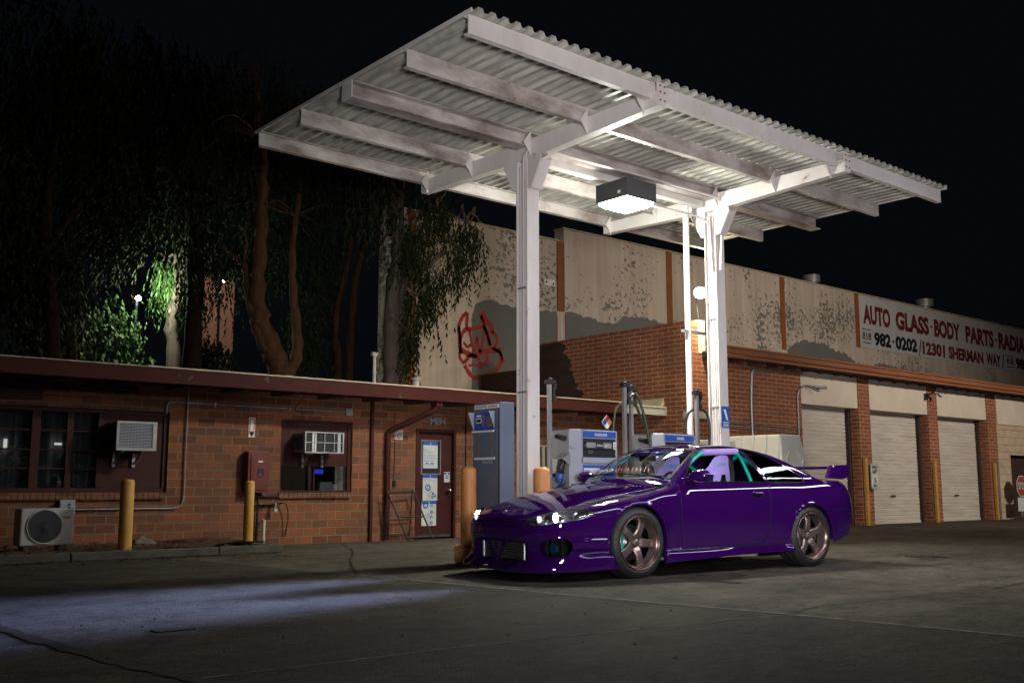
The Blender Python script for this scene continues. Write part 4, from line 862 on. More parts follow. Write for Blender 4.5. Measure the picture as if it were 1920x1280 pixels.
# lower beam between the columns
mb = MB().use('white_steel').box(cols[0]+.13, cols[1]-.13, YC+.08, YC+.20, 4.856, 4.954); mb.build('tie_beam', CN, .006)
for cx in cols:
    col = cols.index(cx)
    # arm: box beam tapering to both ends
    mb = MB().use('white_steel'); hw = .065; zt = 5.035
    P = [(cx-hw, 6.98, zt), (cx-hw, 6.98, zt-.17), (cx-hw, YC-.13, zt-.24), (cx-hw, YC+.13, zt-.24), (cx-hw, 11.30, zt-.17), (cx-hw, 11.30, zt)]
    mb.prism(P, (2*hw, 0, 0)); mb.build('cantilever_arm', CN, .004)
    for yy in (Y0+.10, 8.02, YC-.135, 10.15, Y1-.10):          # web stiffeners between arm and sheet
        mb = MB().use('white_steel'); mb.prism([(cx-hw-.004, yy-.006, zt+.1), (cx-hw-.12, yy-.006, zt-.06), (cx-hw-.004, yy-.006, zt-.22)], (0, .010, 0)); mb.build('gusset', CN)
    mb = MB().use('white_steel').box(cx-.065, cx+.065, 6.955, 6.978, zt-.17, zt+.09); mb.build('arm_bracket', CN)
    for bz in (.05, -.02, -.11):
        for bx in (-.035, .035): MB().use('rust').cyl((cx+bx, 6.956, zt+bz), (cx+bx, 6.944, zt+bz), .011, 6).build('bolt', CN)
    # column: wide flange, flanges face -Y/+Y, recess faces -X and +X
    mb = MB().use('white_steel').box(cx-.095, cx+.095, YC-.10, YC-.084, .18, 4.79).box(cx-.095, cx+.095, YC+.084, YC+.10, .18, 4.79).box(cx-.008, cx+.008, YC-.0839, YC+.0839, .18, 4.79); mb.build('column', CN)
    for sgn in (-1, 1):
        mb = MB().use('white_steel')
        for off in (-.082, .082):
            y_ = YC+sgn*.101; mb.prism([(cx+off-.005, y_, 4.79), (cx+off-.005, y_+sgn*.24, 4.79), (cx+off-.005, y_+sgn*.24, 4.74), (cx+off-.005, y_+sgn*.06, 4.42), (cx+off-.005, y_, 4.42)], (.010, 0, 0))
        mb.prism([(cx-.076, YC+sgn*.341, 4.74), (cx-.076, YC+sgn*.16, 4.42), (cx-.076, YC+sgn*.168, 4.415), (cx-.076, YC+sgn*.349, 4.735)], (.152, 0, 0)); mb.build('knee_plate', CN)
    # conduits in the recess
    for i, (yy, r) in enumerate(((YC-.045, .013), (YC-.005, .018), (YC+.045, .013))):
        top = 4.72-.03*i
        pth = [(cx-.07, yy, .2), (cx-.07, yy, 4.55), (cx-.10, yy-.04, top+.18), (cx+.02, YC-.18, 4.93), (cx+.30, YC-.17, 4.93)] if (i < 2 and col == 0) else [(cx-.07, yy, .2), (cx-.07, yy, 4.72)]
        MB().use('conduit').tube(bend_path(pth, .12), r, 10).build('conduit', CN)
    for zc in (1.95, 3.2): MB().use('galv_dark').box(cx-.098, cx-.010, YC-.065, YC+.07, zc, zc+.02).build('conduit_strap', CN)
MB().use('conduit').tube(bend_path([(cols[0]+.2, YC-.17, 4.93), (cols[1]-.20, YC-.17, 4.95), (cols[1]-.03, YC-.19, 4.90), (cols[1]-.02, YC-.155, 4.4), (cols[1]-.06, YC-.15, 3.9)], .10), .02, 10).build('conduit', CN)
MB().use('conduit').tube(bend_path([(cols[0]+.2, YC-.22, 4.915), (cols[1]-.17, YC-.22, 4.935)], .10), .016, 10).build('conduit', CN)
MB().use('conduit').tube(bend_path([(9.95, YC+.05, 4.66), (11.20, YC+.02, 4.68), (11.44, YC-.03, 4.60), (11.46, YC-.04, 3.9)], .12), .018, 10).build('conduit', CN)
t = thing('drainpipe', 'white drainpipe hanging from the canopy beside the right post', 'pipe', (11.25, 9.40, 0)); MB().use('white_steel').cyl((11.25, 9.40, .2), (11.27, 9.40, 4.92), .045, 14).build('pipe', t)
MB().use('galv').box(11.12, 11.60, 9.36, 9.41, 3.02, 3.06).build('clamp', t)
t = thing('canopy_light', 'lit square box lamp hanging under the canopy beam between the posts', 'lamp', (9.785, 9.18, 4.6))
mb = MB().use('darkgrey'); c = (9.785, 9.18); h = .285
for q in ((-h, h, -h, -h+.012), (-h, h, h-.012, h), (-h, -h+.012, -h+.0121, h-.0121), (h-.012, h, -h+.0121, h-.0121)): mb.box(c[0]+q[0], c[0]+q[1], c[1]+q[2], c[1]+q[3], 4.60, 4.85)
mb.box(c[0]-h+.013, c[0]+h-.013, c[1]-h+.013, c[1]+h-.013, 4.83, 4.845); mb.build('housing', t, .004)
MB().use('white').box(c[0]-h-.004, c[0]-h-.001, c[1]-.17, c[1]-.12, 4.66, 4.70).build('label', t)
M['lens_glow'] = emat('lit_diffuser', (.95, 1.0, .93), 26)
mb = MB().use('lens_glow'); a, b = .255, .20; zz = (4.66, 4.58, 4.535)
V = [(c[0]+sx_*r_, c[1]+sy_*r_, z_) for r_, z_ in ((a, zz[0]), (a, zz[1]), (b, zz[2])) for sx_, sy_ in ((-1, -1), (1, -1), (1, 1), (-1, 1))]
mb.add(V, [(i, (i+1) % 4, 4+(i+1) % 4, 4+i)[::-1] for i in range(4)]+[(4+i, 4+(i+1) % 4, 8+(i+1) % 4, 8+i)[::-1] for i in range(4)]+[(11, 10, 9, 8)[::-1]]); mb.build('diffuser', t)
# blue plate on the right column
mb = MB(); cc = (cols[1]+.01, YC-.10, 1.82); quad(mb, cc, .17, .30, m='blue_sign', lift=.01, t=.006)
mb.use('white').add([Vector((cc[0]-.05, cc[1]-.014, cc[2]+.11)), Vector((cc[0]+.0, cc[1]-.014, cc[2]+.11)), Vector((cc[0]+.05, cc[1]-.014, cc[2]-.04)), Vector((cc[0]+.01, cc[1]-.014, cc[2]-.04))], [(0, 1, 2, 3)])
for i in range(4): quad(mb, (cc[0], cc[1], cc[2]-.07-i*.02), .12, .008, m='white', lift=.012, t=.001)
mb.top('blue_plate', 'small blue and white plate on the right canopy post', 'sign')

# ================================================================ PUMP ISLAND
mb = MB().use('island').box(7.345, 13.2, 8.66, 9.40, .001, .175); mb.top('pump_island', 'raised concrete pump island under the canopy', 'island', .03)
mb = MB().use('orange').box(7.12, 7.34, 8.62, 9.42, .001, .21); mb.top('island_kerb', 'orange painted end of the pump island by the car nose', 'kerb', .03)
bollard(7.115+.05, 9.20, .21, 1.08, .087, 'orange', 'orange bollard at the island end left of the grey cabinet', 'orange bollards on the pump island')
bollard(7.96, 8.86, .175, 1.08, .092, 'orange', 'orange bollard in front of the left canopy post', 'orange bollards on the pump island')
# card reader cabinet
K = thing('fuel_terminal', 'tall slate grey payment cabinet with a small blue control panel', 'payment terminal', (7.45, 9.08, .175))
kx0, kx1, ky0, ky1, kz = 7.33, 7.54, 8.85, 9.33, 1.80
MB().use('cabinet').box(kx0, kx1, ky0, ky1, .50, kz).build('cabinet_body', K, .008)
MB().use('darkgrey').box(kx0+.004, kx1-.004, ky0+.004, ky1-.004, .175, .497).build('plinth', K)
mb = MB().use('cabinet').box(kx0-.012, kx0-.001, ky0+.03, ky1-.012, .53, kz-.30); mb.build('door', K, .004)
mb = MB().use('dark').box(kx0-.014, kx0+.001, ky0+.012, ky0+.018, .5, kz-.01); mb.build('door_gap', K)
f = '-X'
def kp(u, w, d=0): return (kx0-.012-d, (ky0+ky1)/2-u, w)
mb = MB(); quad(mb, kp(.02, 1.755), .44, .045, f, 'white', .006, .006); txt(mb, 'WHEN THIS LIGHT IS ON', kp(-.08, 1.755), .20, .022, f, 'black', .008, .03); txt(mb, 'FUEL PUMPS IN USE', kp(.13, 1.755), .16, .022, f, 'sign_signal', .008, .03); mb.build('header_plate', K)
mb = MB().use('disp_grey'); yy0, yy1 = ky0+.075, ky1-.02
mb.prism([(kx0-.012, yy0, 1.70), (kx0-.10, yy0, 1.695), (kx0-.012, yy0, 1.48)], (0, .008, 0)); mb.prism([(kx0-.012, yy1-.008, 1.70), (kx0-.10, yy1-.008, 1.695), (kx0-.012, yy1-.008, 1.48)], (0, .008, 0))
mb.use('white').box(kx0-.045, kx0-.013, yy0, yy1, 1.465, 1.485); mb.build('hood', K)
mb = MB(); quad(mb, kp(-.012, 1.59), .36, .20, f, 'blue', .004, .004); quad(mb, kp(-.12, 1.60), .09, .055, f, 'white', .006); quad(mb, kp(-.12, 1.60), .075, .035, f, 'dark', .008)
quad(mb, kp(-.12, 1.655), .08, .02, f, 'white', .006); quad(mb, kp(-.04, 1.595), .03, .15, f, 'rust', .006)
for i in range(4):
    for j in range(4): quad(mb, kp(.035+i*.028, 1.535+j*.03), .022, .022, f, 'rust', .006)
quad(mb, kp(.145, 1.59), .045, .17, f, 'dark', .006); mb.build('control_panel', K)
mb = MB().use('rust')
for u in (-.135, .10): quad(mb, kp(u, 1.325), .018, .27, f, 'rust', .0035, .003)
quad(mb, kp(-.015, 1.17), .36, .025, f, 'white', .012, .012); txt(mb, 'UNLEADED', kp(.03, 1.13), .19, .022, f, 'white', .002)
mb.build('trim_bar', K)
mb = MB().use('chrome').cyl(kp(.185, 1.475, -.01), kp(.185, 1.475, .02), .012, 10).cyl(kp(.19, .93, -.01), kp(.19, .93, .012), .010, 10); mb.build('lock', K)
mb = MB(); quad(mb, kp(.0, .60), .11, .05, f, 'black', .006, .006); txt(mb, 'CAUTION', kp(0, .60), .08, .012, f, 'galv', .008); mb.build('rating_plate', K)
# dispensers
def dispenser(x0, name, lab, word, num):
    D = thing('fuel_dispenser', lab, 'fuel dispenser', (x0+.4, 9.03, .175), group='fuel dispensers on the pump island')
    y0, y1, xw, zt = 8.76, 9.30, .70, 1.53; x1 = x0+xw; ch = .10
    P = [(x0+.012, y1-ch), (x0+.012, y0+ch), (x0+ch, y0), (x1-.02, y0), (x1, y0+.02), (x1, y1), (x0+ch, y1)]
    MB().use('disp_side').prism([(p[0], p[1], .175) for p in P], (0, 0, zt-.175-.012)).build('body', D, .006)
    MB().use('galv').prism([(p[0], p[1], zt-.0115) for p in P], (0, 0, .014)).build('top_cap', D)
    mb = MB().use('disp_grey').prism([(x0+.004, y0+ch+.01, .2), (x0+ch-.004, y0-.006, .2), (x0+ch+.01, y0-.002, .2), (x0+.012, y0+ch+.02, .2)], (0, 0, zt-.22)); mb.build('corner_panel', D)
    mb = MB().use('disp_grey'); xa, xb = x0+ch+.004, x1-.03
    mb.box(xa, xb+.028, y0-.012, y0-.001, 1.425, 1.52).box(xb, xb+.028, y0-.012, y0-.001, .2, 1.424).box(xa, xb, y0-.03, y0-.001, 1.135, 1.20).box(xa, xa+.012, y0-.012, y0-.001, .2, 1.424)
    mb.build('front_frame', D, .003)
    mb = MB(); fx = (xa+xb)/2+.006; W = xb-xa-.02
    quad(mb, (fx, y0-.012, 1.473), W+.01, .075, m='blue', lift=.004, t=.004); txt(mb, word, (fx+.02, y0-.012, 1.473), .21 if len(word) > 6 else .15, .034, m='white', lift=.006, bold=.02); mb.build('header', D)
    mb = MB().use('dark').box(xa+.012, xb, y0-.004, y0-.001, 1.20, 1.424)
    quad(mb, (fx-.025, y0-.004, 1.345), W-.11, .085, m='darkgrey', lift=.03, t=.026); quad(mb, (fx-.025, y0-.004, 1.345), W-.13, .06, m='disp_side', lift=.032); quad(mb, (fx-.02, y0-.004, 1.345), .13, .07, m='black', lift=.034)
    txt(mb, 'Gallons', (fx-.02, y0-.004, 1.345), .10, .026, m='white', lift=.036, bold=.02); quad(mb, (fx+.235, y0-.004, 1.345), .045, .085, m='white', lift=.034); txt(mb, num, (fx+.235, y0-.004, 1.345), .026, .06, m='black', lift=.036, bold=.03)
    for i in range(7): quad(mb, (fx-.26+i*.022, y0-.004, 1.345), .006, .035, m='galv', lift=.034)
    quad(mb, (fx-.16, y0-.004, 1.265), .08, .03, m='galv', lift=.02); quad(mb, (fx-.16, y0-.004, 1.265), .07, .02, m='darkgrey', lift=.022); quad(mb, (fx+.09, y0-.004, 1.34), .02, .012, m='white', lift=.034)
    mb.build('meter_display', D)
    mb = MB(); quad(mb, (fx, y0-.004, .66), W, .90, m='blue', lift=.004, t=.003)
    quad(mb, (fx-.13, y0-.004, .94), .26, .27, m='paper', lift=.007)
    for i, s in enumerate(('Please', 'Pay Your Meter', 'No Smoking')): txt(mb, s, (fx-.20, y0-.004, 1.045-i*.03), .10, .016, m='black', lift=.009)
    for i in range(12): quad(mb, (fx-.065, y0-.004, 1.05-i*.02), .10, .006, m='galv_dark', lift=.009, t=.001)
    ring2(mb, (fx-.20, y0-.004, .88), .026, .034, m='galv_dark', lift=.009); mb.build('front_panel', D)
    mb = MB(); quad(mb, (x0+.012, (y0+y1)/2+.12, 1.09), .15, .20, '-X', 'paper', .003); 
    for i in range(8): quad(mb, (x0+.012, (y0+y1)/2+.12, 1.16-i*.02), .12, .004, '-X', 'galv_dark', .005, .001)
    mb.build('side_notice', D)
    mb = MB().use('rubber').cyl((x0+.012, 9.05, 1.45), (x0-.02, 9.03, 1.45), .034, 14).cyl((x0-.02, 9.06, 1.455), (x0-.035, 8.96, 1.44), .026, 12).cyl((x0-.01, 8.93, 1.43), (x0-.045, 8.93, 1.43), .036, 14); mb.build('hose_outlet', D)
    # nozzle with splash guard
    mb = MB().use('galv').prism([(x0-.10, 8.86, 1.18), (x0-.10, 9.00, 1.18), (x0+.01, 9.02, 1.24), (x0+.01, 8.85, 1.24)], (0, 0, .010)).prism([(x0-.10, 8.86, 1.18), (x0+.01, 8.85, 1.24), (x0+.01, 8.85, 1.10)], (0, .008, 0)); mb.build('nozzle_hood', D)
    mb = MB().use('rubber').tube(smooth_path([(x0-.03, 8.94, 1.17), (x0-.06, 8.94, 1.08), (x0-.05, 8.97, .98)], 5), [.045]*11, 10).tube(smooth_path([(x0-.05, 8.97, .98), (x0-.04, 8.92, .90), (x0-.09, 9.0, .80), (x0-.03, 8.95, .70), (x0-.05, 9.0, .55)], 6), .024, 8).tube(smooth_path([(x0-.06, 9.02, 1.0), (x0-.12, 9.12, .96), (x0-.10, 9.06, .84), (x0-.08, 9.0, .72)], 6), .020, 8)
    mb.build('nozzle', D); mb = MB().use('blue').lathe([(.03, -.06), (.052, -.02), (.05, .05), (.03, .08)], (x0-.055, 8.965, .96), n=12); mb.build('nozzle_guard', D)
    mb = MB().use('galv').cyl((x0-.06, 8.93, .30), (x0-.06, 8.93, .56), .05, 12).cyl((x0-.04, 9.06, .20), (x0-.04, 9.06, .50), .03, 10).box(x0-.10, x0-.02, 9.14, 9.20, .95, 1.0); mb.build('coupling', D)
    return D
dispenser(8.40, 'gas', 'blue and grey fuel dispenser headed GASOLINE with a number 2', 'GASOLINE', '2')
dispenser(9.86, 'diesel', 'blue and grey fuel dispenser headed DIESEL behind the car roof', 'DIESEL', '1')
# hazard diamond on top of the gasoline dispenser
mb = MB(); cx, cz, y = 9.02, 1.635, 8.84; r = .088
def dia(dx, dz, rr, m, lift):
    mb.use(m); P = [Vector((cx+dx, y-lift, cz+dz-rr)), Vector((cx+dx+rr, y-lift, cz+dz)), Vector((cx+dx, y-lift, cz+dz+rr)), Vector((cx+dx-rr, y-lift, cz+dz))]; mb.prism(P, (0, .003, 0))
dia(0, 0, r, 'white', 0); q = r*.46
dia(0, r*.49, q, 'sign_signal', .005); dia(-r*.49, 0, q, 'blue_sign', .005); dia(r*.49, 0, q, 'yellow', .005); dia(0, -r*.49, q, 'white', .005)
txt(mb, '2', (cx+r*.49, y, cz), .022, .04, m='black', lift=.010); txt(mb, '3', (cx, y, cz+r*.49), .022, .04, m='black', lift=.010); txt(mb, '1', (cx-r*.49, y, cz), .012, .04, m='black', lift=.010)
mb.use('black').box(cx-.06, cx+.06, y-.01, y+.02, 1.5445, 1.556)
mb.top('hazard_diamond', 'diamond hazard sign in red, blue, yellow and white on the gasoline dispenser', 'sign')
# hose retractor posts
def hose_post(x, y, zt, lab, hoses, m='galv_dark', grp=True):
    t = thing('hose_post', lab, 'hose post', (x, y, .175), group='hose retractor posts on the island')
    MB().use(m).box(x-.023, x+.023, y-.023, y+.023, .175, zt).build('post', t, .004)
    mb = MB().use('black').box(x-.05, x+.085, y-.035, y+.035, zt+.002, zt+.05); mb.lathe([(.0, .0), (.035, .0), (.03, .02), (0, .028)], (x+.01, y, zt+.051), n=16)
    mb.box(x+.045, x+.095, y-.03, y+.03, zt-.06, zt+.001).cyl((x+.07, y, zt-.03), (x+.07, y, zt-.16), .018, 10).box(x+.045, x+.10, y-.02, y+.02, zt-.20, zt-.13); mb.build('retractor', t)
    MB().use(m).lathe([(.034, 0), (.038, .01), (.038, .03), (.034, .04)], (x, y, zt*.46), n=4).build('clamp', t)
    for pts, mm in hoses: MB().use(mm).tube(smooth_path(pts, 8), .018, 8).build('hose', t)
hose_post(8.26, 9.05, 2.07, 'steel hose post left of the gasoline dispenser', [])
hose_post(9.45, 8.95, 2.10, 'steel hose post between the two dispensers, in front', [([(9.52, 8.95, 1.95), (9.64, 8.93, 2.02), (9.74, 8.90, 1.80), (9.83, 8.88, 1.4), (9.90, 8.86, .9)], 'hose_green'), ([(9.50, 8.95, 1.90), (9.62, 8.93, 1.90), (9.76, 8.92, 1.66), (9.94, 8.9, 1.42), (10.08, 8.90, 1.0)], 'hose_green'), ([(9.50, 8.98, 1.92), (9.42, 9.08, 1.80), (9.40, 9.12, 1.3)], 'hose_green')])
hose_post(9.86, 9.22, 2.10, 'steel hose post standing behind the diesel dispenser corner', [])
hose_post(10.86, 8.95, 2.08, 'steel hose post at the right canopy post, with a black loop of hose', [([(10.93, 8.95, 1.90), (11.03, 8.92, 1.84), (11.06, 8.90, 1.6), (11.0, 8.90, 1.1)], 'rubber'), ([(10.92, 8.97, 1.90), (10.78, 9.05, 1.8), (10.70, 9.1, 1.2)], 'rubber')])
# ================================================================ TREES
M['bark_mid'] = mat('shaded_bark', (.075, .035, .016), .9, color2=(.03, .016, .009), nscale=5, stretch=(3, 3, .5), bump=.4, bscale=14, spec=.1)  # bark copy with part shade put into its colour
def limb(mb, pts, r0, r1, jit=.04, n=9, seed=0):
    rr = random.Random(seed); P = smooth_path(pts, 7); k = len(P)
    Q = [p+Vector((rr.uniform(-jit, jit), rr.uniform(-jit, jit), 0)) if 0 < i < k-1 else p for i, p in enumerate(P)]
    mb.tube(Q, [(r0+(r1-r0)*i/(k-1))*(1+.10*math.sin(i*1.7+seed)) for i in range(k)], n); return Q
def leaves(mb, c, rad, n, rr, drop=(.5, 1.5), L=(.11, .19), strands=None, w=.16):
    """n strands hanging inside an ellipsoid, each carrying narrow leaves"""
    for s in range(n):
        while True:
            p = Vector((rr.uniform(-1, 1), rr.uniform(-1, 1), rr.uniform(-1, 1)))
            if p.length < 1: break
        q = Vector(c)+Vector((p.x*rad[0], p.y*rad[1], p.z*rad[2])); ln = rr.uniform(*drop); a = rr.uniform(0, 6.28); k = rr.randint(9, 17); dx, dy = math.cos(a)*.25, math.sin(a)*.25
        for i in range(k):
            t = i/k; o = q+Vector((dx*ln*t, dy*ln*t, -ln*t**1.2)); l = rr.uniform(*L); b = rr.uniform(0, 6.28); tilt = rr.uniform(.15, .9)
            d = Vector((math.cos(b)*tilt, math.sin(b)*tilt, -1)).normalized()*l; sd = Vector((-math.sin(b+rr.uniform(-1, 1)), math.cos(b), rr.uniform(-.3, .3))).normalized()*l*w
            mb.add([o, o+d*.45+sd, o+d, o+d*.45-sd], [(0, 1, 2, 3)])
def eucalyptus(base, label, trunks, clumps, nst, seed, bark='bark', leaf='leaf', group='eucalyptus trees behind the brick building', twigs=True):
    rr = random.Random(seed); t = thing('eucalyptus_tree', label, 'tree', base, group=group)
    mb = MB().use(bark); ends = []
    for i, (pts, r0, r1) in enumerate(trunks): ends.append(limb(mb, pts, r0, r1, r0*.12, 9, seed+i))
    tw = mb; mb = MB().use(leaf)
    for c, rad, f in clumps:
        leaves(mb, c, rad, int(nst*f*(1.9 if rad[0] < .55 else 1.9)), rr, L=(.10, .17))
        if twigs:
            for k in range(4):
                src = min((p for e in ends for p in e[::4]), key=lambda p: (p-Vector(c)).length)
                e = Vector(c)+Vector((rr.uniform(-.7, .7)*rad[0], rr.uniform(-.7, .7)*rad[1], rr.uniform(-.4, .6)*rad[2]))
                m_ = (src+e)/2+Vector((rr.uniform(-.3, .3), rr.uniform(-.3, .3), rr.uniform(.1, .5))); limb(tw, [src, m_, e], .035, .008, .02, 6, seed+k)
    mb.build('crown', t)
    tw.build('trunk', t)
    return t
eucalyptus((10.5, 20, 0), 'big eucalyptus with a forked orange-lit trunk rising behind the second air conditioner', [
    ([(10.6, 20, 0), (10.50, 20, 2.6), (10.47, 20, 3.3), (10.12, 20, 3.9), (9.80, 20, 4.8), (9.86, 20, 6.1), (9.9, 20.1, 7.8), (9.7, 20.3, 10)], .34, .07),
    ([(10.52, 20, 3.2), (10.76, 19.95, 3.7), (10.74, 20, 4.5), (10.68, 20.1, 5.9), (11.0, 20.4, 8)], .16, .05),
    ([(10.40, 20, 3.4), (9.95, 20.0, 3.95), (9.68, 20.05, 4.7), (9.60, 20.2, 5.6)], .15, .06)],
    [((9.8, 20.8, 9.4), (1.8, 1.3, 1.3), 1.2), ((11.3, 20.6, 8.6), (1.2, 1.2, 1.6), 1), ((8.9, 20.6, 8.0), (1.0, 1.0, 1.4), .7), ((10.3, 21.2, 6.8), (1.2, .8, 1.4), .8), ((11.6, 20.7, 6.4), (.6, .6, 1.4), .4), ((9.0, 21.0, 5.9), (.8, .8, 1.2), .4)], 190, 21)
eucalyptus((12.3, 20.4, 0), 'slim eucalyptus with several thin pale trunks just left of the warehouse wall', [
    ([(12.05, 20.4, 0), (12.1, 20.4, 3.3), (11.98, 20.4, 4.6), (12.3, 20.4, 6.2), (12.9, 20.5, 9)], .11, .05),
    ([(12.5, 20.5, 0), (12.45, 20.5, 3.4), (12.5, 20.5, 5.2), (12.75, 20.5, 6.6), (13.35, 20.6, 9.2)], .13, .05),
    ([(12.2, 20.7, 3.0), (12.25, 20.7, 5.4), (12.9, 20.8, 7.6), (13.8, 20.9, 9.4)], .08, .035)],
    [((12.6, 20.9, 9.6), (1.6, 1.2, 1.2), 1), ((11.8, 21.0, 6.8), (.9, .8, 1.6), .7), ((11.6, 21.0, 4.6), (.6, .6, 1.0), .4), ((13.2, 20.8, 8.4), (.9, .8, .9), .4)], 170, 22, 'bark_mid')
eucalyptus((12.0, 18.3, 0), 'shaggy pale-barked eucalyptus whose leafy boughs hang in front of the warehouse wall', [
    ([(12.25, 18.5, 0), (12.28, 18.5, 3.0), (12.20, 18.45, 4.6), (12.35, 18.4, 6.2), (12.1, 18.4, 7.8), (12.2, 18.5, 9.0)], .24, .05),
    ([(12.75, 18.8, 0), (12.72, 18.8, 3.2), (12.74, 18.8, 5.4), (12.55, 18.7, 7.4), (12.8, 18.6, 9.5)], .16, .08),
    ([(12.3, 18.4, 5.2), (12.7, 18.0, 5.5), (13.3, 17.8, 6.0), (14.0, 17.6, 6.05)], .05, .012),
    ([(12.3, 18.4, 6.3), (12.9, 18.0, 6.9), (13.5, 17.8, 6.8), (14.2, 17.7, 6.5)], .05, .012),
    ([(12.25, 18.4, 4.2), (12.5, 18.0, 4.9), (12.9, 17.9, 5.1)], .035, .01)],
    [((12.9, 17.8, 6.9), (.45, .3, .3), .22), ((13.75, 17.7, 6.55), (.45, .25, .28), .20), ((13.35, 17.7, 5.95), (.30, .22, .25), .10), ((12.85, 17.8, 5.45), (.30, .25, .30), .14), ((12.55, 17.9, 4.9), (.28, .22, .35), .13), ((12.4, 18.0, 6.1), (.35, .25, .5), .18),
     ((12.45, 18.1, 4.0), (.25, .2, .35), .10), ((12.1, 18.5, 9.2), (1.5, 1.0, 1.2), .9), ((11.7, 18.4, 7.4), (.7, .6, 1.0), .4), ((13.0, 18.0, 8.2), (.8, .6, .5), .25)], 170, 23, 'bark_grey')
eucalyptus((8.2, 20.8, 0), 'tall dark eucalyptus with bare reddish limbs in the middle of the grove', [
    ([(8.9, 21, 0), (8.85, 21, 4.5), (8.75, 21, 7.4), (8.25, 21, 8.5), (7.9, 21, 9.8), (7.4, 21, 10.6)], .22, .03),
    ([(8.5, 21, 7.9), (8.65, 21, 9.4), (8.6, 21, 10)], .07, .02), ([(8.8, 21, 6.8), (9.3, 21, 7.2), (9.5, 21, 7.9)], .05, .02)],
    [((7.9, 21.8, 9.8), (1.8, 1.0, 1.4), 1.1), ((8.2, 21.8, 7.6), (1.1, .7, 1.1), .6), ((6.6, 21.4, 9.0), (1.1, .9, 1.4), .6), ((9.4, 22.6, 8.8), (2.2, .8, 2.0), 1.2), ((11.5, 23, 9.0), (2.0, .8, 2.2), 1.2)], 200, 24, 'bark_unlit')
eucalyptus((9.25, 23.2, 0), 'bare-trunked tree lit white by the garden lamp', [
    ([(9.3, 23, 0), (9.26, 23, 3.5), (9.17, 23, 4.7), (9.30, 23, 5.5)], .17, .13), ([(9.30, 23, 5.4), (9.36, 23, 5.9), (9.40, 23, 6.4), (9.42, 23, 7.2)], .075, .02), ([(9.28, 23, 5.4), (9.20, 23, 5.9), (9.18, 23.0, 6.3)], .07, .03)],
    [((9.0, 23.1, 6.0), (.35, .3, .3), .16), ((9.55, 23.1, 5.9), (.3, .3, .35), .16)], 160, 25, 'bark_grey', 'leaf_bright')
for i, (x, y, s) in enumerate(((5.6, 19.8, 1.0), (6.6, 22.0, 1.1), (3.2, 20.6, 1.15))):
    eucalyptus((x, y, 0), ['dark eucalyptus near the left edge behind the cracked window', 'dark eucalyptus directly in front of the garden lamp', 'dark eucalyptus at the very left edge of the grove'][i], [
        ([(x, y, 0), (x+.1, y, 3.2), (x-.2, y, 6), (x+.2, y, 9.5)], .20, .06), ([(x-.05, y, 4.5), (x-.8, y, 6.5), (x-1.2, y, 8)], .08, .03), ([(x, y, 5.5), (x+.7, y, 6.8), (x+1.1, y, 8.4)], .08, .03)],
        [((x-.3, y, 8.8), (1.7, 1.2, 1.6), 1.2), ((x-1.0, y, 6.5), (.9, .8, 1.2), .7), ((x+.9, y+.2, 6.9), (.8, .8, 1.3), .6), ((x-.2, y+.3, 4.9), (.9, .6, 1.0), .7)], 210, 30+i, 'bark_unlit')
t = thing('shrub', 'dark bush in front of the foot of the pink house wall', 'shrub', (10.7, 24.4, 0)); rr = random.Random(77)
mb = MB().use('bark_unlit'); limb(mb, [(10.7, 24.4, 0), (10.75, 24.4, 2.6), (10.7, 24.4, 4.0)], .07, .02, .02, 6, 3); mb.build('stem', t)
mb = MB().use('leaf'); leaves(mb, (10.7, 24.4, 3.9), (.75, .5, .75), 230, rr, (.2, .6), (.08, .14), w=.25); mb.build('crown', t)
# shrubs lit green around the lamp
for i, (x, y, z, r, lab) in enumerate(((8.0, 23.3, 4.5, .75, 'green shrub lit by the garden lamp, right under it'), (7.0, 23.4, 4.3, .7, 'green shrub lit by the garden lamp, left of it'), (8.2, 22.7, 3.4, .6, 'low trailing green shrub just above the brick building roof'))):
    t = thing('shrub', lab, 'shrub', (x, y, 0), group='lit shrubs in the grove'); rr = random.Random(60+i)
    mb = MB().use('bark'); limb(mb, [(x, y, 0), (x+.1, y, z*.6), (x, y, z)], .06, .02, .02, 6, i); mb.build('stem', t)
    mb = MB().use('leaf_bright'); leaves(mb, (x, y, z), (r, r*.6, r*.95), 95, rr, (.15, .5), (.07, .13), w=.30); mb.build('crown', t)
t = thing('garden_lamp', 'bright lamp glowing among the trees on the left', 'lamp', (8.72, 24.0, 0)); MB().use('darkgrey').cyl((8.72, 24.05, 0), (8.72, 24.05, 5.2), .04, 8).build('pole', t)
M['garden_glow'] = emat('garden_lamp_glow', (.95, 1, .92), 60); MB().use('garden_glow').lathe([(0, -.07), (.06, -.03), (.07, .02), (0, .07)], (8.72, 23.95, 5.27), n=14).build('globe', t)
t = thing('stucco_building', 'pink stucco house glimpsed between the trunks far behind', 'building', (13.5, 30, 0))
MB().use('stucco_pink').box(12.95, 13.95, 30, 30.9, 0, 7.3).build('wall', t); MB().use('dark_soffit').box(12.85, 14.05, 29.8, 31.1, 7.303, 7.4).build('roof', t)
lamp('yard_lamp_light', 'POINT', (12.4, 27.6, 6.6), 130, (1.0, .78, .62), shadow_soft_size=.1)
M['yard_glow'] = emat('yard_lamp_glow', (1, .97, .85), 25)
t = thing('yard_lamp', 'tiny white lamp in the trees above the pink house wall', 'lamp', (12.4, 27.6, 0)); MB().use('darkgrey').cyl((12.4, 27.65, 0), (12.4, 27.65, 6.6), .04, 8).build('pole', t)
MB().use('yard_glow').lathe([(0, -.06), (.07, 0), (0, .06)], (12.4, 27.5, 6.7), n=12).build('globe', t)
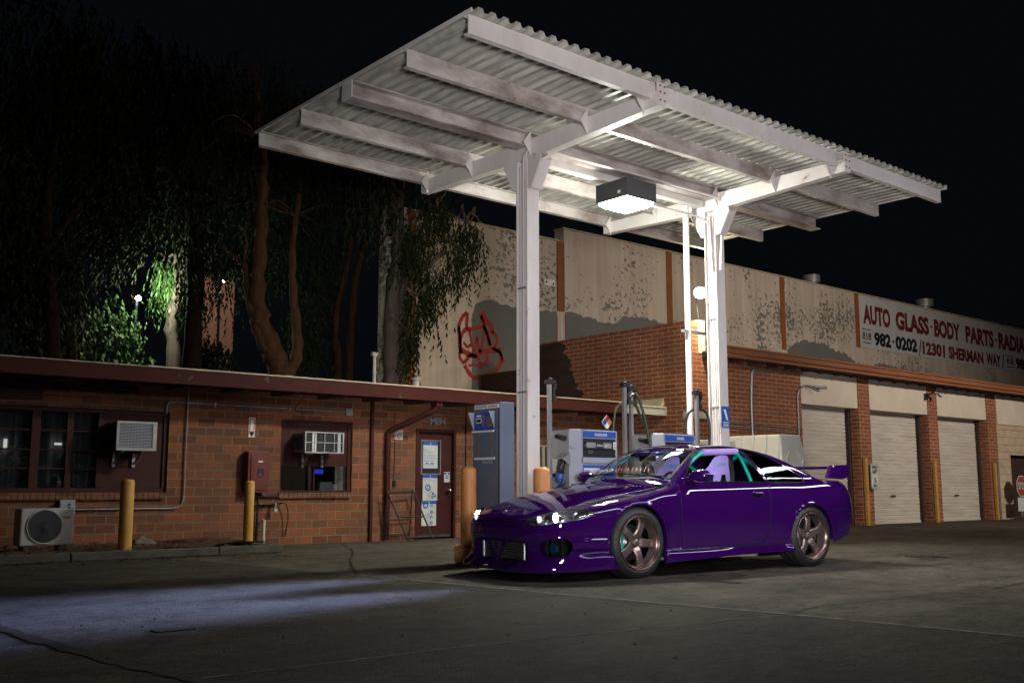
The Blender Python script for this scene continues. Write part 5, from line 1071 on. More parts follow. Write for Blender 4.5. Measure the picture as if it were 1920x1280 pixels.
# ================================================================ THE CAR : an analytic body surface, cut into panels
def cub(xs,ys):
    xs=np.array(xs,float);ys=np.array(ys,float)
    d=np.diff(ys)/np.diff(xs);m=np.zeros(len(xs));m[0]=d[0];m[-1]=d[-1]
    for i in range(1,len(xs)-1): m[i]=0 if d[i-1]*d[i]<=0 else 2*d[i-1]*d[i]/(d[i-1]+d[i])
    def f(x):
        x=np.clip(x,xs[0],xs[-1]);i=np.clip(np.searchsorted(xs,x)-1,0,len(xs)-2)
        h=xs[i+1]-xs[i];t=(x-xs[i])/h;t2=t*t;t3=t2*t
        return (2*t3-3*t2+1)*ys[i]+(t3-2*t2+t)*h*m[i]+(3*t2-2*t3)*ys[i+1]+(t3-t2)*h*m[i+1]
    return f
Bmax=cub([-1,-.4,0,.45,1.2,2.0,2.52,3.0,3.6],[.845,.852,.86,.845,.85,.853,.868,.862,.81])
INS=cub([.05,.12,.2,.232,.246,.34,.5,.62,.72,.775,.80,.88,.96,1.1],[-.012,-.018,-.014,-.004,.022,.016,.004,.0,.003,.010,.020,.058,.10,.25])
XN=cub([.03,.08,.12,.155,.175,.3,.42,.5,.56,.62,.7],[-1.12,-1.14,-1.14,-1.12,-1.04,-1.04,-1.055,-1.05,-1.025,-.96,-.8])
XR=cub([.1,.3,.4,.55,.62,.8,.9,.98],[3.36,3.44,3.52,3.56,3.55,3.50,3.46,3.40])
ZC=cub([-1.15,-.92,-.8,-.6,-.3,.1,.4,.7,2.4,2.9,3.3,3.5],[.555,.615,.665,.735,.81,.875,.905,.92,.97,.975,.965,.93])
CR=cub([-1,-.3,.1,.6,2.4,3.5],[.06,.09,.085,.06,.06,.06])
RC=cub([.7,1.0,1.3,1.6,1.9,2.2],[1.20,1.28,1.313,1.318,1.30,1.26])
AF,AR,Z0=-.30,3.0,.45
def smax(x,y,r):
    h=np.clip(r-np.abs(x-y),0,None)/r
    return np.maximum(x,y)+h*h*r/4
def smin(x,y,r): return -smax(-x,-y,r)
def Fcar(a,b,z):
    b=np.abs(b)
    B=Bmax(a)-INS(z)
    for c,r,zc in ((0,.372,.33),(2.51,.355,.32)):
        d=np.sqrt((a-c)**2+(z-zc)**2)
        B=B+.014*np.exp(-((d-r)/.016)**2)+.012*np.exp(-np.clip((d-r)/.10,0,None)**2)
    # horizontal grooves on bumper corner and skirt step
    gf=1/(1+np.exp(-(-.25-a)/.03))
    B=B-gf*.008*np.exp(-((z-.27)/.008)**2)-gf*.007*np.exp(-((z-.385)/.008)**2)*(b>.6)
    B=np.maximum(B,.1)
    LF=AF-XN(z);LR=XR(z)-AR
    u=np.clip((AF-a)/LF,0,None);v=np.clip((a-AR)/LR,0,None)
    m=4.0
    q=(b/B)**m+u**2.4+v**2.6
    W=(q**(1/m)-1)*B
    T=(z-ZC(a)+CR(a)*(b/.75)**2.6)*.97
    low=smax(W,T,.07)
    Bg=.765-.46*(z-.9)-.35*np.clip(z-.9,0,None)**2
    G1=(b-Bg)*.9
    G2=z-RC(a)+.035*(b/.5)**2
    G3=((z-.90)-(a-.27-.6*b*b)*.545)*.88
    G4=((z-1.27)+(a-2.20+.25*b*b)*.44)*.92
    G=smax(smax(smax(G1,G2,.12),smax(G3,G4,.03),.05),.84-z,.02)
    return smin(low,G,.045)
def march(O,D,t0,t1,n=140):
    """first sign change of F along rays, vectorised"""
    O=np.atleast_2d(O);D=np.atleast_2d(D)
    ts=np.linspace(t0,t1,n);N=len(O)
    P=O[:,None,:]+D[:,None,:]*ts[None,:,None]
    f=Fcar(P[...,0],P[...,1],P[...,2]);s=(f[:,:-1]*f[:,1:])<=0
    i=np.argmax(s,1);ok=s.any(1)
    lo=ts[i];hi=ts[i+1];flo=f[np.arange(N),i]
    for _ in range(26):
        mid=(lo+hi)/2;Pm=O+D*mid[:,None];fm=Fcar(Pm[:,0],Pm[:,1],Pm[:,2])
        same=(fm*flo)>0;lo=np.where(same,mid,lo);hi=np.where(same,hi,mid)
    return O+D*lo[:,None],ok
def hit(O, D, t0=0.0, t1=2.2, n=110):
    P, ok = march(np.array(O, float), np.array(D, float), t0, t1, n); return P
def from_side(pts): return hit([(a, 1.4, z) for a, z in pts], [(0, -1, 0)]*len(pts), 0, 1.4)
def from_top(pts): return hit([(a, b, 1.7) for a, b in pts], [(0, 0, -1)]*len(pts), 0, 1.6)
def from_front(pts): return hit([(-1.5, b, z) for b, z in pts], [(1, 0, 0)]*len(pts), 0, 1.4)
def from_back(pts): return hit([(4.0, b, z) for b, z in pts], [(-1, 0, 0)]*len(pts), 0, 1.5)
# chart: s = along the car (wrapping round nose and tail), t = elevation about the axis
KF, KT = .62, .62
def to_chart(P):
    P = np.atleast_2d(P); a, b, z = P[:, 0], np.abs(P[:, 1]), P[:, 2]
    f = a < AF; r = a > AR
    phi = np.where(f, np.arctan2(AF-a, b), np.where(r, np.arctan2(a-AR, b), 0)); hor = np.where(f, np.hypot(AF-a, b), np.where(r, np.hypot(a-AR, b), b))
    s = np.where(f, AF-phi*KF, np.where(r, AR+phi*KF, a)); return np.stack([s, np.arctan2(z-Z0, hor)*KT], 1)
def from_chart(C):
    C = np.atleast_2d(C); s, th = C[:, 0], C[:, 1]/KT; f = s < AF; r = s > AR
    phi = np.where(f, (AF-s)/KF, np.where(r, (s-AR)/KF, 0)); sg = np.where(f, -1., 1.)
    O = np.stack([np.clip(s, AF, AR), np.zeros_like(s), np.full_like(s, Z0)], 1)
    D = np.stack([sg*np.sin(phi)*np.cos(th), np.cos(phi)*np.cos(th), np.sin(th)], 1); return hit(O, D, .05, 1.8, 120)
def normals(P):
    e = 1e-3; g = np.stack([Fcar(P[:, 0]+e*(i == 0), P[:, 1]+e*(i == 1), P[:, 2]+e*(i == 2))-Fcar(P[:, 0]-e*(i == 0), P[:, 1]-e*(i == 1), P[:, 2]-e*(i == 2)) for i in range(3)], 1)
    return g/np.maximum(np.linalg.norm(g, axis=1, keepdims=True), 1e-9)
def dens(pts, step=.025, close=True):
    P = [np.array(p, float) for p in pts]; out = []; Q = P+[P[0]] if close else P
    for p, q in zip(Q, Q[1:]):
        n = max(1, int(np.linalg.norm(q-p)/step)); out += [p+(q-p)*i/n for i in range(n)]
    if not close: out.append(Q[-1])
    return out
def chaikin(pts, it=2):
    P = [np.array(p, float) for p in pts]
    for _ in range(it):
        Q = []
        for i in range(len(P)): a, b = P[i], P[(i+1) % len(P)]; Q += [a*.75+b*.25, a*.25+b*.75]
        P = Q
    return P
def inpoly(C, poly):
    x, y = C[:, 0], C[:, 1]; r = np.zeros(len(C), bool); n = len(poly)
    for i in range(n):
        x0, y0 = poly[i]; x1, y1 = poly[(i+1) % n]
        if y0 == y1: continue
        r ^= ((y0 > y) != (y1 > y)) & (x < (x1-x0)*(y-y0)/(y1-y0)+x0)
    return r
def circ(c, r, n=72): return [(c[0]+r*math.cos(2*math.pi*i/n), c[1]+r*math.sin(2*math.pi*i/n)) for i in range(n)]
reg = {}
def region(name, pts3): reg[name] = to_chart(np.array(pts3))
region('arch_f', from_side(circ((0, .33), .362))); region('arch_r', from_side(circ((2.51, .32), .346)))
dg = [(.70, .905), (.90, 1.09), (1.03, 1.185), (1.15, 1.235), (1.35, 1.258), (1.70, 1.255), (1.80, 1.10), (1.90, .905)]
qg = [(1.78, 1.253), (1.96, 1.235), (2.15, 1.165), (2.35, 1.055), (2.52, .955), (2.53, .925), (2.45, .912), (1.96, .908), (1.87, 1.08)]
region('door_glass', from_side(chaikin(dens(dg, .06), 1))); region('quarter_glass', from_side(chaikin(dens(qg, .05), 1)))
def grow(name, d):
    P = reg[name]; n = len(P); c = P.mean(0); out = []
    A = .5*sum(P[i][0]*P[(i+1) % n][1]-P[(i+1) % n][0]*P[i][1] for i in range(n)); sg = 1 if A > 0 else -1
    for i in range(n):
        t = P[(i+1) % n]-P[i-1]; t = t/max(np.linalg.norm(t), 1e-9); out.append(P[i]+np.array([t[1], -t[0]])*d*sg)
    return np.array(out)
region('windshield', from_top(dens([(.36, 0.001), (.40, .25), (.49, .45), (.60, .635), (.80, .60), (1.06, .535), (1.02, .3), (1.0, .001)], .05)))
region('rear_window', from_top(dens([(2.20, .001), (2.19, .3), (2.16, .50), (2.45, .57), (2.66, .60), (2.72, .4), (2.76, .001)], .05)))
HL = [(-1.02,.41,.505), (-1.00,.42,.55), (-.94,.48,.585), (-.88,.54,.605), (-.81,.60,.625), (-.74,.65,.637), (-.67,.70,.645), (-.59,.745,.65), (-.55,.78,.645), (-.51,.81,.625), (-.54,.82,.60), (-.59,.82,.58), (-.65,.805,.562), (-.71,.785,.55), (-.80,.74,.533), (-.88,.69,.52), (-.94,.62,.508), (-.98,.53,.50)]
region('headlight', HL)
mouth = [(0, .36), (.36, .36), (.41, .35), (.435, .32), (.455, .22), (.44, .185), (.30, .172), (0, .168)]
region('mouth', from_front([(b+1e-4, z) for b, z in dens(mouth, .03)]))
FG = [(-.97,.58,.27), (-.965,.585,.31), (-.95,.61,.345), (-.92,.65,.37), (-.87,.695,.375), (-.82,.725,.365), (-.77,.745,.34), (-.745,.755,.30), (-.76,.75,.26), (-.80,.73,.235), (-.86,.70,.22), (-.91,.66,.22), (-.95,.62,.235)]
_c = to_chart(np.array(FG)); _m = (_c.max(0)+_c.min(0))/2; _h = (_c.max(0)-_c.min(0))/2
_p = [(math.copysign(abs(math.cos(q))**.62, math.cos(q)), math.copysign(abs(math.sin(q))**.72, math.sin(q))) for q in [2*math.pi*i/40 for i in range(40)]]
reg['fog_port'] = np.array([(_m[0]+x*_h[0]*1.08, _m[1]+y*_h[1]*(1.04-.16*x*(1 if y < 0 else -1))) for x, y in _p])
door = [(.60, .255), (.575, .40), (.57, .65), (.575, .80), (.60, .895), (.68, .897), (1.2, .897), (1.93, .897), (1.88, .80), (1.865, .62), (1.845, .45), (1.80, .33), (1.73, .265)]
region('door', from_side(dens(door, .05)))
region('hood', from_top(dens([(-1.035, 0.001), (-1.03, .25), (-1.0, .40), (-.955, .455), (-.82, .575), (-.60, .66), (-.3, .685), (.1, .69), (.50, .70), (.58, .69), (.50, .52), (.38, .28), (.32, .001)], .05)))
region('trunk_lid', from_top(dens([(2.80, .001), (2.78, .35), (2.74, .60), (2.85, .655), (3.30, .62), (3.38, .50), (3.42, .001)], .05)))
region('tail_lamp', from_back(dens([(.42, .72), (.74, .71), (.745, .84), (.70, .86), (.42, .86)], .03)))
seam_fb = to_chart(from_side(dens([(-.33, .585), (-.50, .575)], .03, False)))          # fender / front bumper
seam_rb = to_chart(from_side(dens([(2.86, .60), (3.1, .61), (3.25, .60)], .03, False)))
seam_sk = to_chart(from_side(dens([(.36, .235), (.60, .24), (1.3, .245), (1.8, .25), (2.16, .255)], .04, False)))
# lower edge of the body
low = [(-.33, .10), (-.36, .10)]
le = [*from_front([(b, z) for b, z in [(0.001, .088), (.2, .088), (.21, .075), (.5, .078), (.66, .082)]]), *from_side([(-.62, .088), (-.5, .095), (-.40, .10), (-.30, .10), (0, .11), (.34, .13), (.40, .135), (1.2, .165), (2.15, .185), (2.4, .2), (2.86, .25), (3.05, .29), (3.15, .315)]), *from_back([(.75, .33), (.6, .345), (.3, .35), (0.001, .35)])]
LE = to_chart(np.array(le)); LE = LE[np.argsort(LE[:, 0])]
def build_half():
    S0, S1 = AF-math.pi/2*KF, AR+math.pi/2*KF; T0, T1 = -.55*KT, (math.pi/2)*KT
    h = .024; pts = []; ss = np.arange(S0, S1+h/2, h); ss[-1] = S1
    ts = np.arange(T0, T1, h)
    gs, gt = np.meshgrid(ss, ts); G = np.stack([gs.ravel(), gt.ravel()], 1)
    names = ['arch_f', 'arch_r', 'door_glass', 'quarter_glass', 'windshield', 'rear_window', 'headlight', 'mouth', 'fog_port', 'door', 'hood', 'trunk_lid', 'tail_lamp']
    cons = [(reg[n], True, n) for n in names]
    for n in ('door_glass', 'quarter_glass', 'windshield'): reg[n+'_rim'] = grow(n, .014); cons.append((reg[n+'_rim'], True, n+'_rim'))
    gap_src = [(reg['door'], True), (reg['hood'], True), (reg['trunk_lid'], True), (seam_fb, False), (seam_rb, False), (grow('headlight', .003), True)]
    lines = [c[0] for c in cons]+[LE, seam_fb, seam_rb, seam_sk]
    closed = [True]*len(cons)+[False]*4
    # drop grid points close to constraint points
    CP = np.concatenate(lines); keep = np.ones(len(G), bool)
    for c in range(0, len(CP), 400):
        d = np.min(np.hypot(G[:, None, 0]-CP[None, c:c+400, 0], G[:, None, 1]-CP[None, c:c+400, 1]), 1); keep &= d > .009
    edge = (np.abs(G[:, 0]-S0) < 1e-6) | (np.abs(G[:, 0]-S1) < 1e-6)
    G = G[keep | edge]
    top_edge = np.stack([np.arange(AF, AR+.01, h), np.full(len(np.arange(AF, AR+.01, h)), T1-1e-4)], 1)
    V = [Vector(p) for p in G]+[Vector(p) for p in top_edge]; E_ = []
    for L_, cl in zip(lines, closed):
        L_ = L_.copy(); L_[:, 0] = np.clip(L_[:, 0], S0, S1); L_[:, 1] = np.clip(L_[:, 1], T0, T1-1e-4)
        b = len(V); V += [Vector(p) for p in L_]; n = len(L_); E_ += [(b+i, b+(i+1) % n) for i in range(n if cl else n-1) if (L_[i] != L_[(i+1) % n]).any()]
    r = delaunay_2d_cdt(V, E_, [], 0, 1e-7); C = np.array([(v.x, v.y) for v in r[0]]); Fc = np.array([tuple(f) for f in r[2] if len(f) == 3])
    return C, Fc, gap_src
C2, FC, GAPS = build_half()
P3 = from_chart(C2); N3 = normals(P3)
cen = C2[FC].mean(1); cen3 = P3[FC].mean(1)
def inr(n): return inpoly(cen, reg[n])
lowcut = cen[:, 1] < np.interp(cen[:, 0], LE[:, 0], LE[:, 1])
lab = np.full(len(FC), 'body', dtype=object)
zc_, ac_ = cen3[:, 2], cen3[:, 0]
sb_t = np.interp(cen[:, 0], seam_fb[::-1, 0], seam_fb[::-1, 1]) if seam_fb[0, 0] > seam_fb[-1, 0] else np.interp(cen[:, 0], seam_fb[:, 0], seam_fb[:, 1])
lab[(ac_ < .58) & (ac_ > -1.1)] = 'fender'
lab[(ac_ < -.30) & (cen[:, 1] < sb_t)] = 'front_bumper'; lab[(ac_ < -.62) & (zc_ < .60)] = 'front_bumper'
rb_t = np.interp(cen[:, 0], seam_rb[:, 0], seam_rb[:, 1]); lab[(ac_ > 2.84) & (cen[:, 1] < rb_t)] = 'rear_bumper'
sk_t = np.interp(cen[:, 0], seam_sk[:, 0], seam_sk[:, 1]); lab[(ac_ > .34) & (ac_ < 2.2) & (cen[:, 1] < sk_t)] = 'side_skirt'
for n in ('hood', 'trunk_lid', 'tail_lamp'): lab[inr(n)] = n
for n in ('windshield', 'door_glass', 'quarter_glass'): lab[inr(n+'_rim')] = 'trim'
lab[inr('door')] = 'door'
# anything still 'fender' above the windshield base or on the roof pillar belongs to the body
lab[(lab == 'fender') & (zc_ > .93)] = 'body'
for n in ('windshield', 'rear_window', 'door_glass', 'quarter_glass', 'headlight'): lab[inr(n)] = n
for n in ('mouth', 'fog_port', 'arch_f', 'arch_r'): lab[inr(n)] = 'cut'
lab[lowcut] = 'cut'
# panel gaps
def dist_line(C, L, cl):
    best = np.full(len(C), 9.); n = len(L)
    for i in range(n if cl else n-1):
        a, b = L[i], L[(i+1) % n]; ab = b-a; l2 = max((ab**2).sum(), 1e-12); t = np.clip(((C-a)@ab)/l2, 0, 1); best = np.minimum(best, np.hypot(*(C-a-t[:, None]*ab).T))
    return best
CAR_O = Vector((7.38995, 7.61054, 0)); CAR_ANG = math.atan2(-.08811448, .99611035)
CAR = thing('sports_car', 'purple two-door sports coupe with bronze wheels, rear wing and lit headlights', 'car', CAR_O, CAR_ANG, local=True)
# local car frame: x = rearwards, y = right-hand side (away from the camera) so b>0 (near side) is y = -b
def car_part(name, sel, m, off=0.0, mirror=True, split=False, parent=None, smooth=True):
    idx = np.nonzero(sel)[0]; f = FC[idx]; u = np.unique(f); mp = {v: i for i, v in enumerate(u)}; out = []
    Pn = P3[u]+N3[u]*off; Nn = N3[u]
    sides = [[-1], [1]] if split else [[-1, 1]]
    for sd in sides:
        if not mirror and sd == [1]: continue
        V, N_, F_ = [], [], []
        for s in (sd if mirror else [-1]):
            b = len(V); V += [(p[0], s*p[1], p[2]) for p in Pn]; N_ += [(n[0], s*n[1], n[2]) for n in Nn]
            for t in f:
                q = [b+mp[x] for x in t]; A, B_, C_ = (Vector(V[i]) for i in q)
                if (B_-A).cross(C_-A).dot(Vector(N_[q[0]])) < 0: q.reverse()
                F_.append(q)
        me = bpy.data.meshes.new(name); me.from_pydata(V, [], F_); me.materials.append(M[m]); me.polygons.foreach_set('use_smooth', [True]*len(F_)); me.update()
        me.normals_split_custom_set_from_vertices(N_)
        o = new_obj(name, me); o.parent = parent or CAR; out.append(o)
    return out if split else out[0]
body_parts = {}
for n, spl in (('body', False), ('hood', False), ('fender', True), ('front_bumper', False), ('rear_bumper', False), ('door', True), ('side_skirt', True), ('trunk_lid', False)):
    nm = {'body': 'body_shell'}.get(n, n); body_parts[n] = car_part(nm, lab == n, 'paint', split=spl)
car_part('window_trim', lab == 'trim', 'trim', .001)
car_part('windshield', lab == 'windshield', 'car_glass'); car_part('rear_window', lab == 'rear_window', 'car_glass_dark')
dgl = car_part('quarter_window', lab == 'quarter_glass', 'car_glass_dark', split=True)
# only the passenger-side door glass is up; near side window is wound down like in the photo's clear view
hl = car_part('headlight', lab == 'headlight', 'lens', -.001, split=True); car_part('tail_lamp', lab == 'tail_lamp', 'tail', .002, split=True)
AM = lambda p: p[2] > np.interp(p[0], [-.5, -.3, .3, .4, 2.1, 2.3, 2.8, 2.9], [.10, .10, .135, .14, .185, .19, .262, .27])
# panel gap lines: thin dark ribbons on the surface
def ribbon(line2, closed, w, m, name, off=.0012, parent=None, mirror=True, maskf=None, sides=None):
    L_ = np.array(dens(line2, .02, closed)); L_[:, 1] = np.clip(L_[:, 1], -9, (math.pi/2)*KT-1e-4)
    if closed: L_ = np.vstack([L_, L_[:1]])
    P = from_chart(L_); Nn = normals(P)
    sgs = sides or ((-1, 1) if mirror else (-1,)); mb = MB().use(m)
    for s in sgs:
        V = []; ok = []
        for i in range(len(P)):
            t = P[min(i+1, len(P)-1)]-P[max(i-1, 0)]; t /= max(np.linalg.norm(t), 1e-9); q = np.cross(t, Nn[i]); q /= max(np.linalg.norm(q), 1e-9)
            for k in (-1, 1): v = P[i]+q*w/2*k+Nn[i]*off; V.append((v[0], s*v[1], v[2]))
            ok.append(True if maskf is None else maskf(P[i]))
        mb.add(V, [(2*i, 2*i+1, 2*i+3, 2*i+2) for i in range(len(P)-1) if ok[i] and ok[i+1] and np.linalg.norm(P[i]-P[i+1]) < .12], True)
    o = mb.build(name, parent or CAR, uv=False); return o
for q_ in (-1, 1): ribbon(reg['door'], True, .011, 'gap', 'panel_gap', maskf=lambda p: p[2] < .893, sides=(q_,))
ribbon(reg['hood'], True, .010, 'gap', 'panel_gap', maskf=lambda p: abs(p[1]) > .01)
ribbon(reg['trunk_lid'], True, .007, 'gap', 'panel_gap', maskf=lambda p: abs(p[1]) > .01)
ribbon(seam_fb, False, .009, 'gap', 'panel_gap'); ribbon(seam_rb, False, .006, 'gap', 'panel_gap'); ribbon(seam_sk, False, .005, 'gap', 'panel_gap')
ribbon(reg['quarter_glass'], True, .005, 'chrome', 'window_moulding', .002, maskf=lambda p: p[2] > .96 or (p[2] < .93 and p[0] > 2.0))
for q_ in (-1, 1):
    for k_ in ('arch_f', 'arch_r'): ribbon(reg[k_], True, .010, 'paint', 'arch_lip', -.002, maskf=AM, sides=(q_,))
# returns (thickness) inside the openings
def inward(line2, closed, vec, m, name, mirror=True, parent=None, maskf=None, side=-1):
    L_ = np.array(dens(line2, .02, closed)); L_ = np.vstack([L_, L_[:1]]) if closed else L_; P = from_chart(L_); mb = MB().use(m)
    for s in ((-1, 1) if mirror else (side,)):
        V = []
        for p in P: V += [(p[0], s*p[1], p[2]), (p[0]+vec[0], s*(p[1]+vec[1]), p[2]+vec[2])]
        mb.add(V, [(2*i, 2*i+1, 2*i+3, 2*i+2) for i in range(len(P)-1) if maskf is None or (maskf(P[i]) and maskf(P[i+1]))], True)
    return mb.build(name, parent or CAR, uv=False)
for k_ in ('arch_f', 'arch_r'):
    for mi_ in (False, True): inward(reg[k_]*1.0, True, (0, -.05, 0), 'paint', 'arch_return', mirror=False, maskf=AM, side=(1 if mi_ else -1))
inward(reg['mouth'], True, (.10, 0, 0), 'paint', 'grille_surround', maskf=lambda p: abs(p[1]) > .004); [inward(reg['fog_port'], True, (.10, -.05, 0), 'paint', 'duct_surround', mirror=False, side=q_) for q_ in (-1, 1)]
inward(LE, False, (0, -.03, 0), 'trim', 'lower_edge', maskf=lambda p: math.hypot(p[0], p[2]-.33) > .375 and math.hypot(p[0]-2.51, p[2]-.32) > .36)
# headlights: bowl, projector, reflector, lit element
for s, hobj in ((-1, hl[0]), (1, hl[1])):
    idx = np.nonzero(lab == 'headlight')[0]; f = FC[idx]; u = np.unique(f); mp = {v: i for i, v in enumerate(u)}; V = [(P3[v][0]+.075, s*(P3[v][1]-.035), P3[v][2]-.012) for v in u]
    mb = MB().use('hl_black').add(V, [[mp[x] for x in t] for t in f], True); mb.build('bowl', hobj, uv=False)
    inward(reg['headlight'], True, (.075, -.035, -.012), 'hl_black', 'bowl_wall', mirror=False, parent=hobj) if s == -1 else None
    c1 = (-.80, s*.655, .572); mb = MB().use('chrome').lathe([(.050, -.030), (.053, -.045), (.043, -.05), (.040, -.02), (.03, .02)], (c1[0], c1[1], c1[2]), 'X', 24); mb.build('projector', hobj, uv=False)
    M.setdefault('led_white', emat('lit_headlight', (.86, .90, 1.0), 70)); mb = MB().use('led_white').lathe([(0, -.056), (.03, -.052), (.047, -.040), (.047, -.03)], c1, 'X', 20); mb.build('lit_lens', hobj, uv=False)
    M.setdefault('glow_soft', emat('reflector_glow', (.9, .93, 1.0), 2.2)); mb = MB().use('glow_soft').lathe([(0, -.046), (.018, -.044), (.026, -.038)], (-.90, s*.53, .555), 'X', 16).use('chrome').lathe([(.038, -.04), (.030, -.01), (.012, .015), (0, .02)], (-.90, s*.53, .555), 'X', 20); mb.build('reflector', hobj, uv=False)  # glow added on the reflector to brighten the headlight interior
    mb = MB().use('amber').lathe([(0, -.035), (.012, -.03), (.014, -.02)], (-.915, s*.60, .585), 'X', 12); mb.build('side_bulb', hobj, uv=False)
    mb = MB().use('chrome').lathe([(.034, -.03), (.026, .0), (.01, .02), (0, .024)], (-.66, s*.735, .605), 'X', 18).use('hl_black').box(-.78, -.60, s*.70, s*.71, .60, .605); mb.build('reflector', hobj, uv=False)
for s in (-1, 1):
    o = lamp('headlight_beam', 'SPOT', (-1.06, s*.62, .55), 6000, (.40, .52, 1.0), (-6.3, s*.40-.9, .22), spot_size=R(30), spot_blend=1.0, shadow_soft_size=.35); o.parent = CAR
M['intake_blue'] = mat('intake_blue', (.01, .05, .09), .35)
# grille mouth: intercooler and V bars
mb = MB().use('dark').box(-.93, -.90, -.47, .47, .12, .40).box(-.90, -.80, -.49, .49, .16, .42); mb.build('radiator_opening', CAR, uv=False)
IC = MB().use('alu')
for i in range(7): IC.box(-.962, -.932, -.30, .36, .185+i*.023, .192+i*.023)
IC.cyl((-.95, -.31, .18), (-.95, -.31, .335), .022, 14).cyl((-.95, .37, .18), (-.95, .37, .335), .022, 14)
IC.use('darkgrey').box(-.945, -.935, -.30, .36, .18, .335); IC.build('intercooler', CAR, uv=False)
mb = MB().use('paint').tube([(-1.045, 0.0, .172), (-1.045, -.17, .355)], .013, 8).tube([(-1.045, 0.0, .172), (-1.045, .17, .355)], .013, 8).tube([(-1.04, 0.0, .172), (-1.04, 0, .355)], .009, 8); mb.build('grille_bar', CAR, uv=False)
for s in (-1, 1):
    mb = MB().use('dark').box(-.80, -.78, s*.52, s*.69, .20, .39).use('intake_blue').cyl((-.84, s*.60, .29), (-.81, s*.60, .29), .05, 14).use('galv').cyl((-.80, s*.67, .25), (-.78, s*.67, .25), .018, 10); mb.build('oil_cooler', CAR, uv=False)
# front lip splitter step and stickers
E0 = from_top([(-.965, .02), (-.925, -.035)]); 
mb = MB().use('chrome').tube([(-.985, .03, .607), (-.955, -.02, .625), (-.935, .0, .633)], .006, 6).tube([(-.955, .035, .628), (-.935, -.03, .635)], .005, 6); mb.build('emblem', CAR, uv=False)
lipP = from_front([(.02, .128), (.09, .128), (.09, .118), (.02, .118)]); mb = MB().use('white').add([(p[0]-.002, p[1], p[2]) for p in lipP], [(0, 1, 2, 3)]); mb.build('lip_badge', CAR, uv=False)
# wheel wells, floor
mb = MB().use('dark')
for c, zc, r in ((0, .33, .40), (2.51, .32, .385)):
    for s in (-1, 1):
        n = 20; V = []
        for i in range(n+1): a = R(-15+210*i/n); V += [(c+r*math.cos(a), s*.80, zc+r*math.sin(a)), (c+r*math.cos(a), s*.42, zc+r*math.sin(a))]
        mb.add(V, [(2*i, 2*i+1, 2*i+3, 2*i+2) for i in range(n)]); mb.add([(c-r, s*.42, .1), (c+r, s*.42, .1), (c+r, s*.42, .75), (c-r, s*.42, .75)], [(0, 1, 2, 3)])
mb.box(.42, 2.08, -.78, .78, .17, .20).box(-.7, 3.1, -.40, .40, .16, .22).box(2.95, 3.3, -.7, .7, .36, .38); mb.box(-.55, .40, -.38, .38, .22, .60); mb.build('underbody', CAR, uv=False)
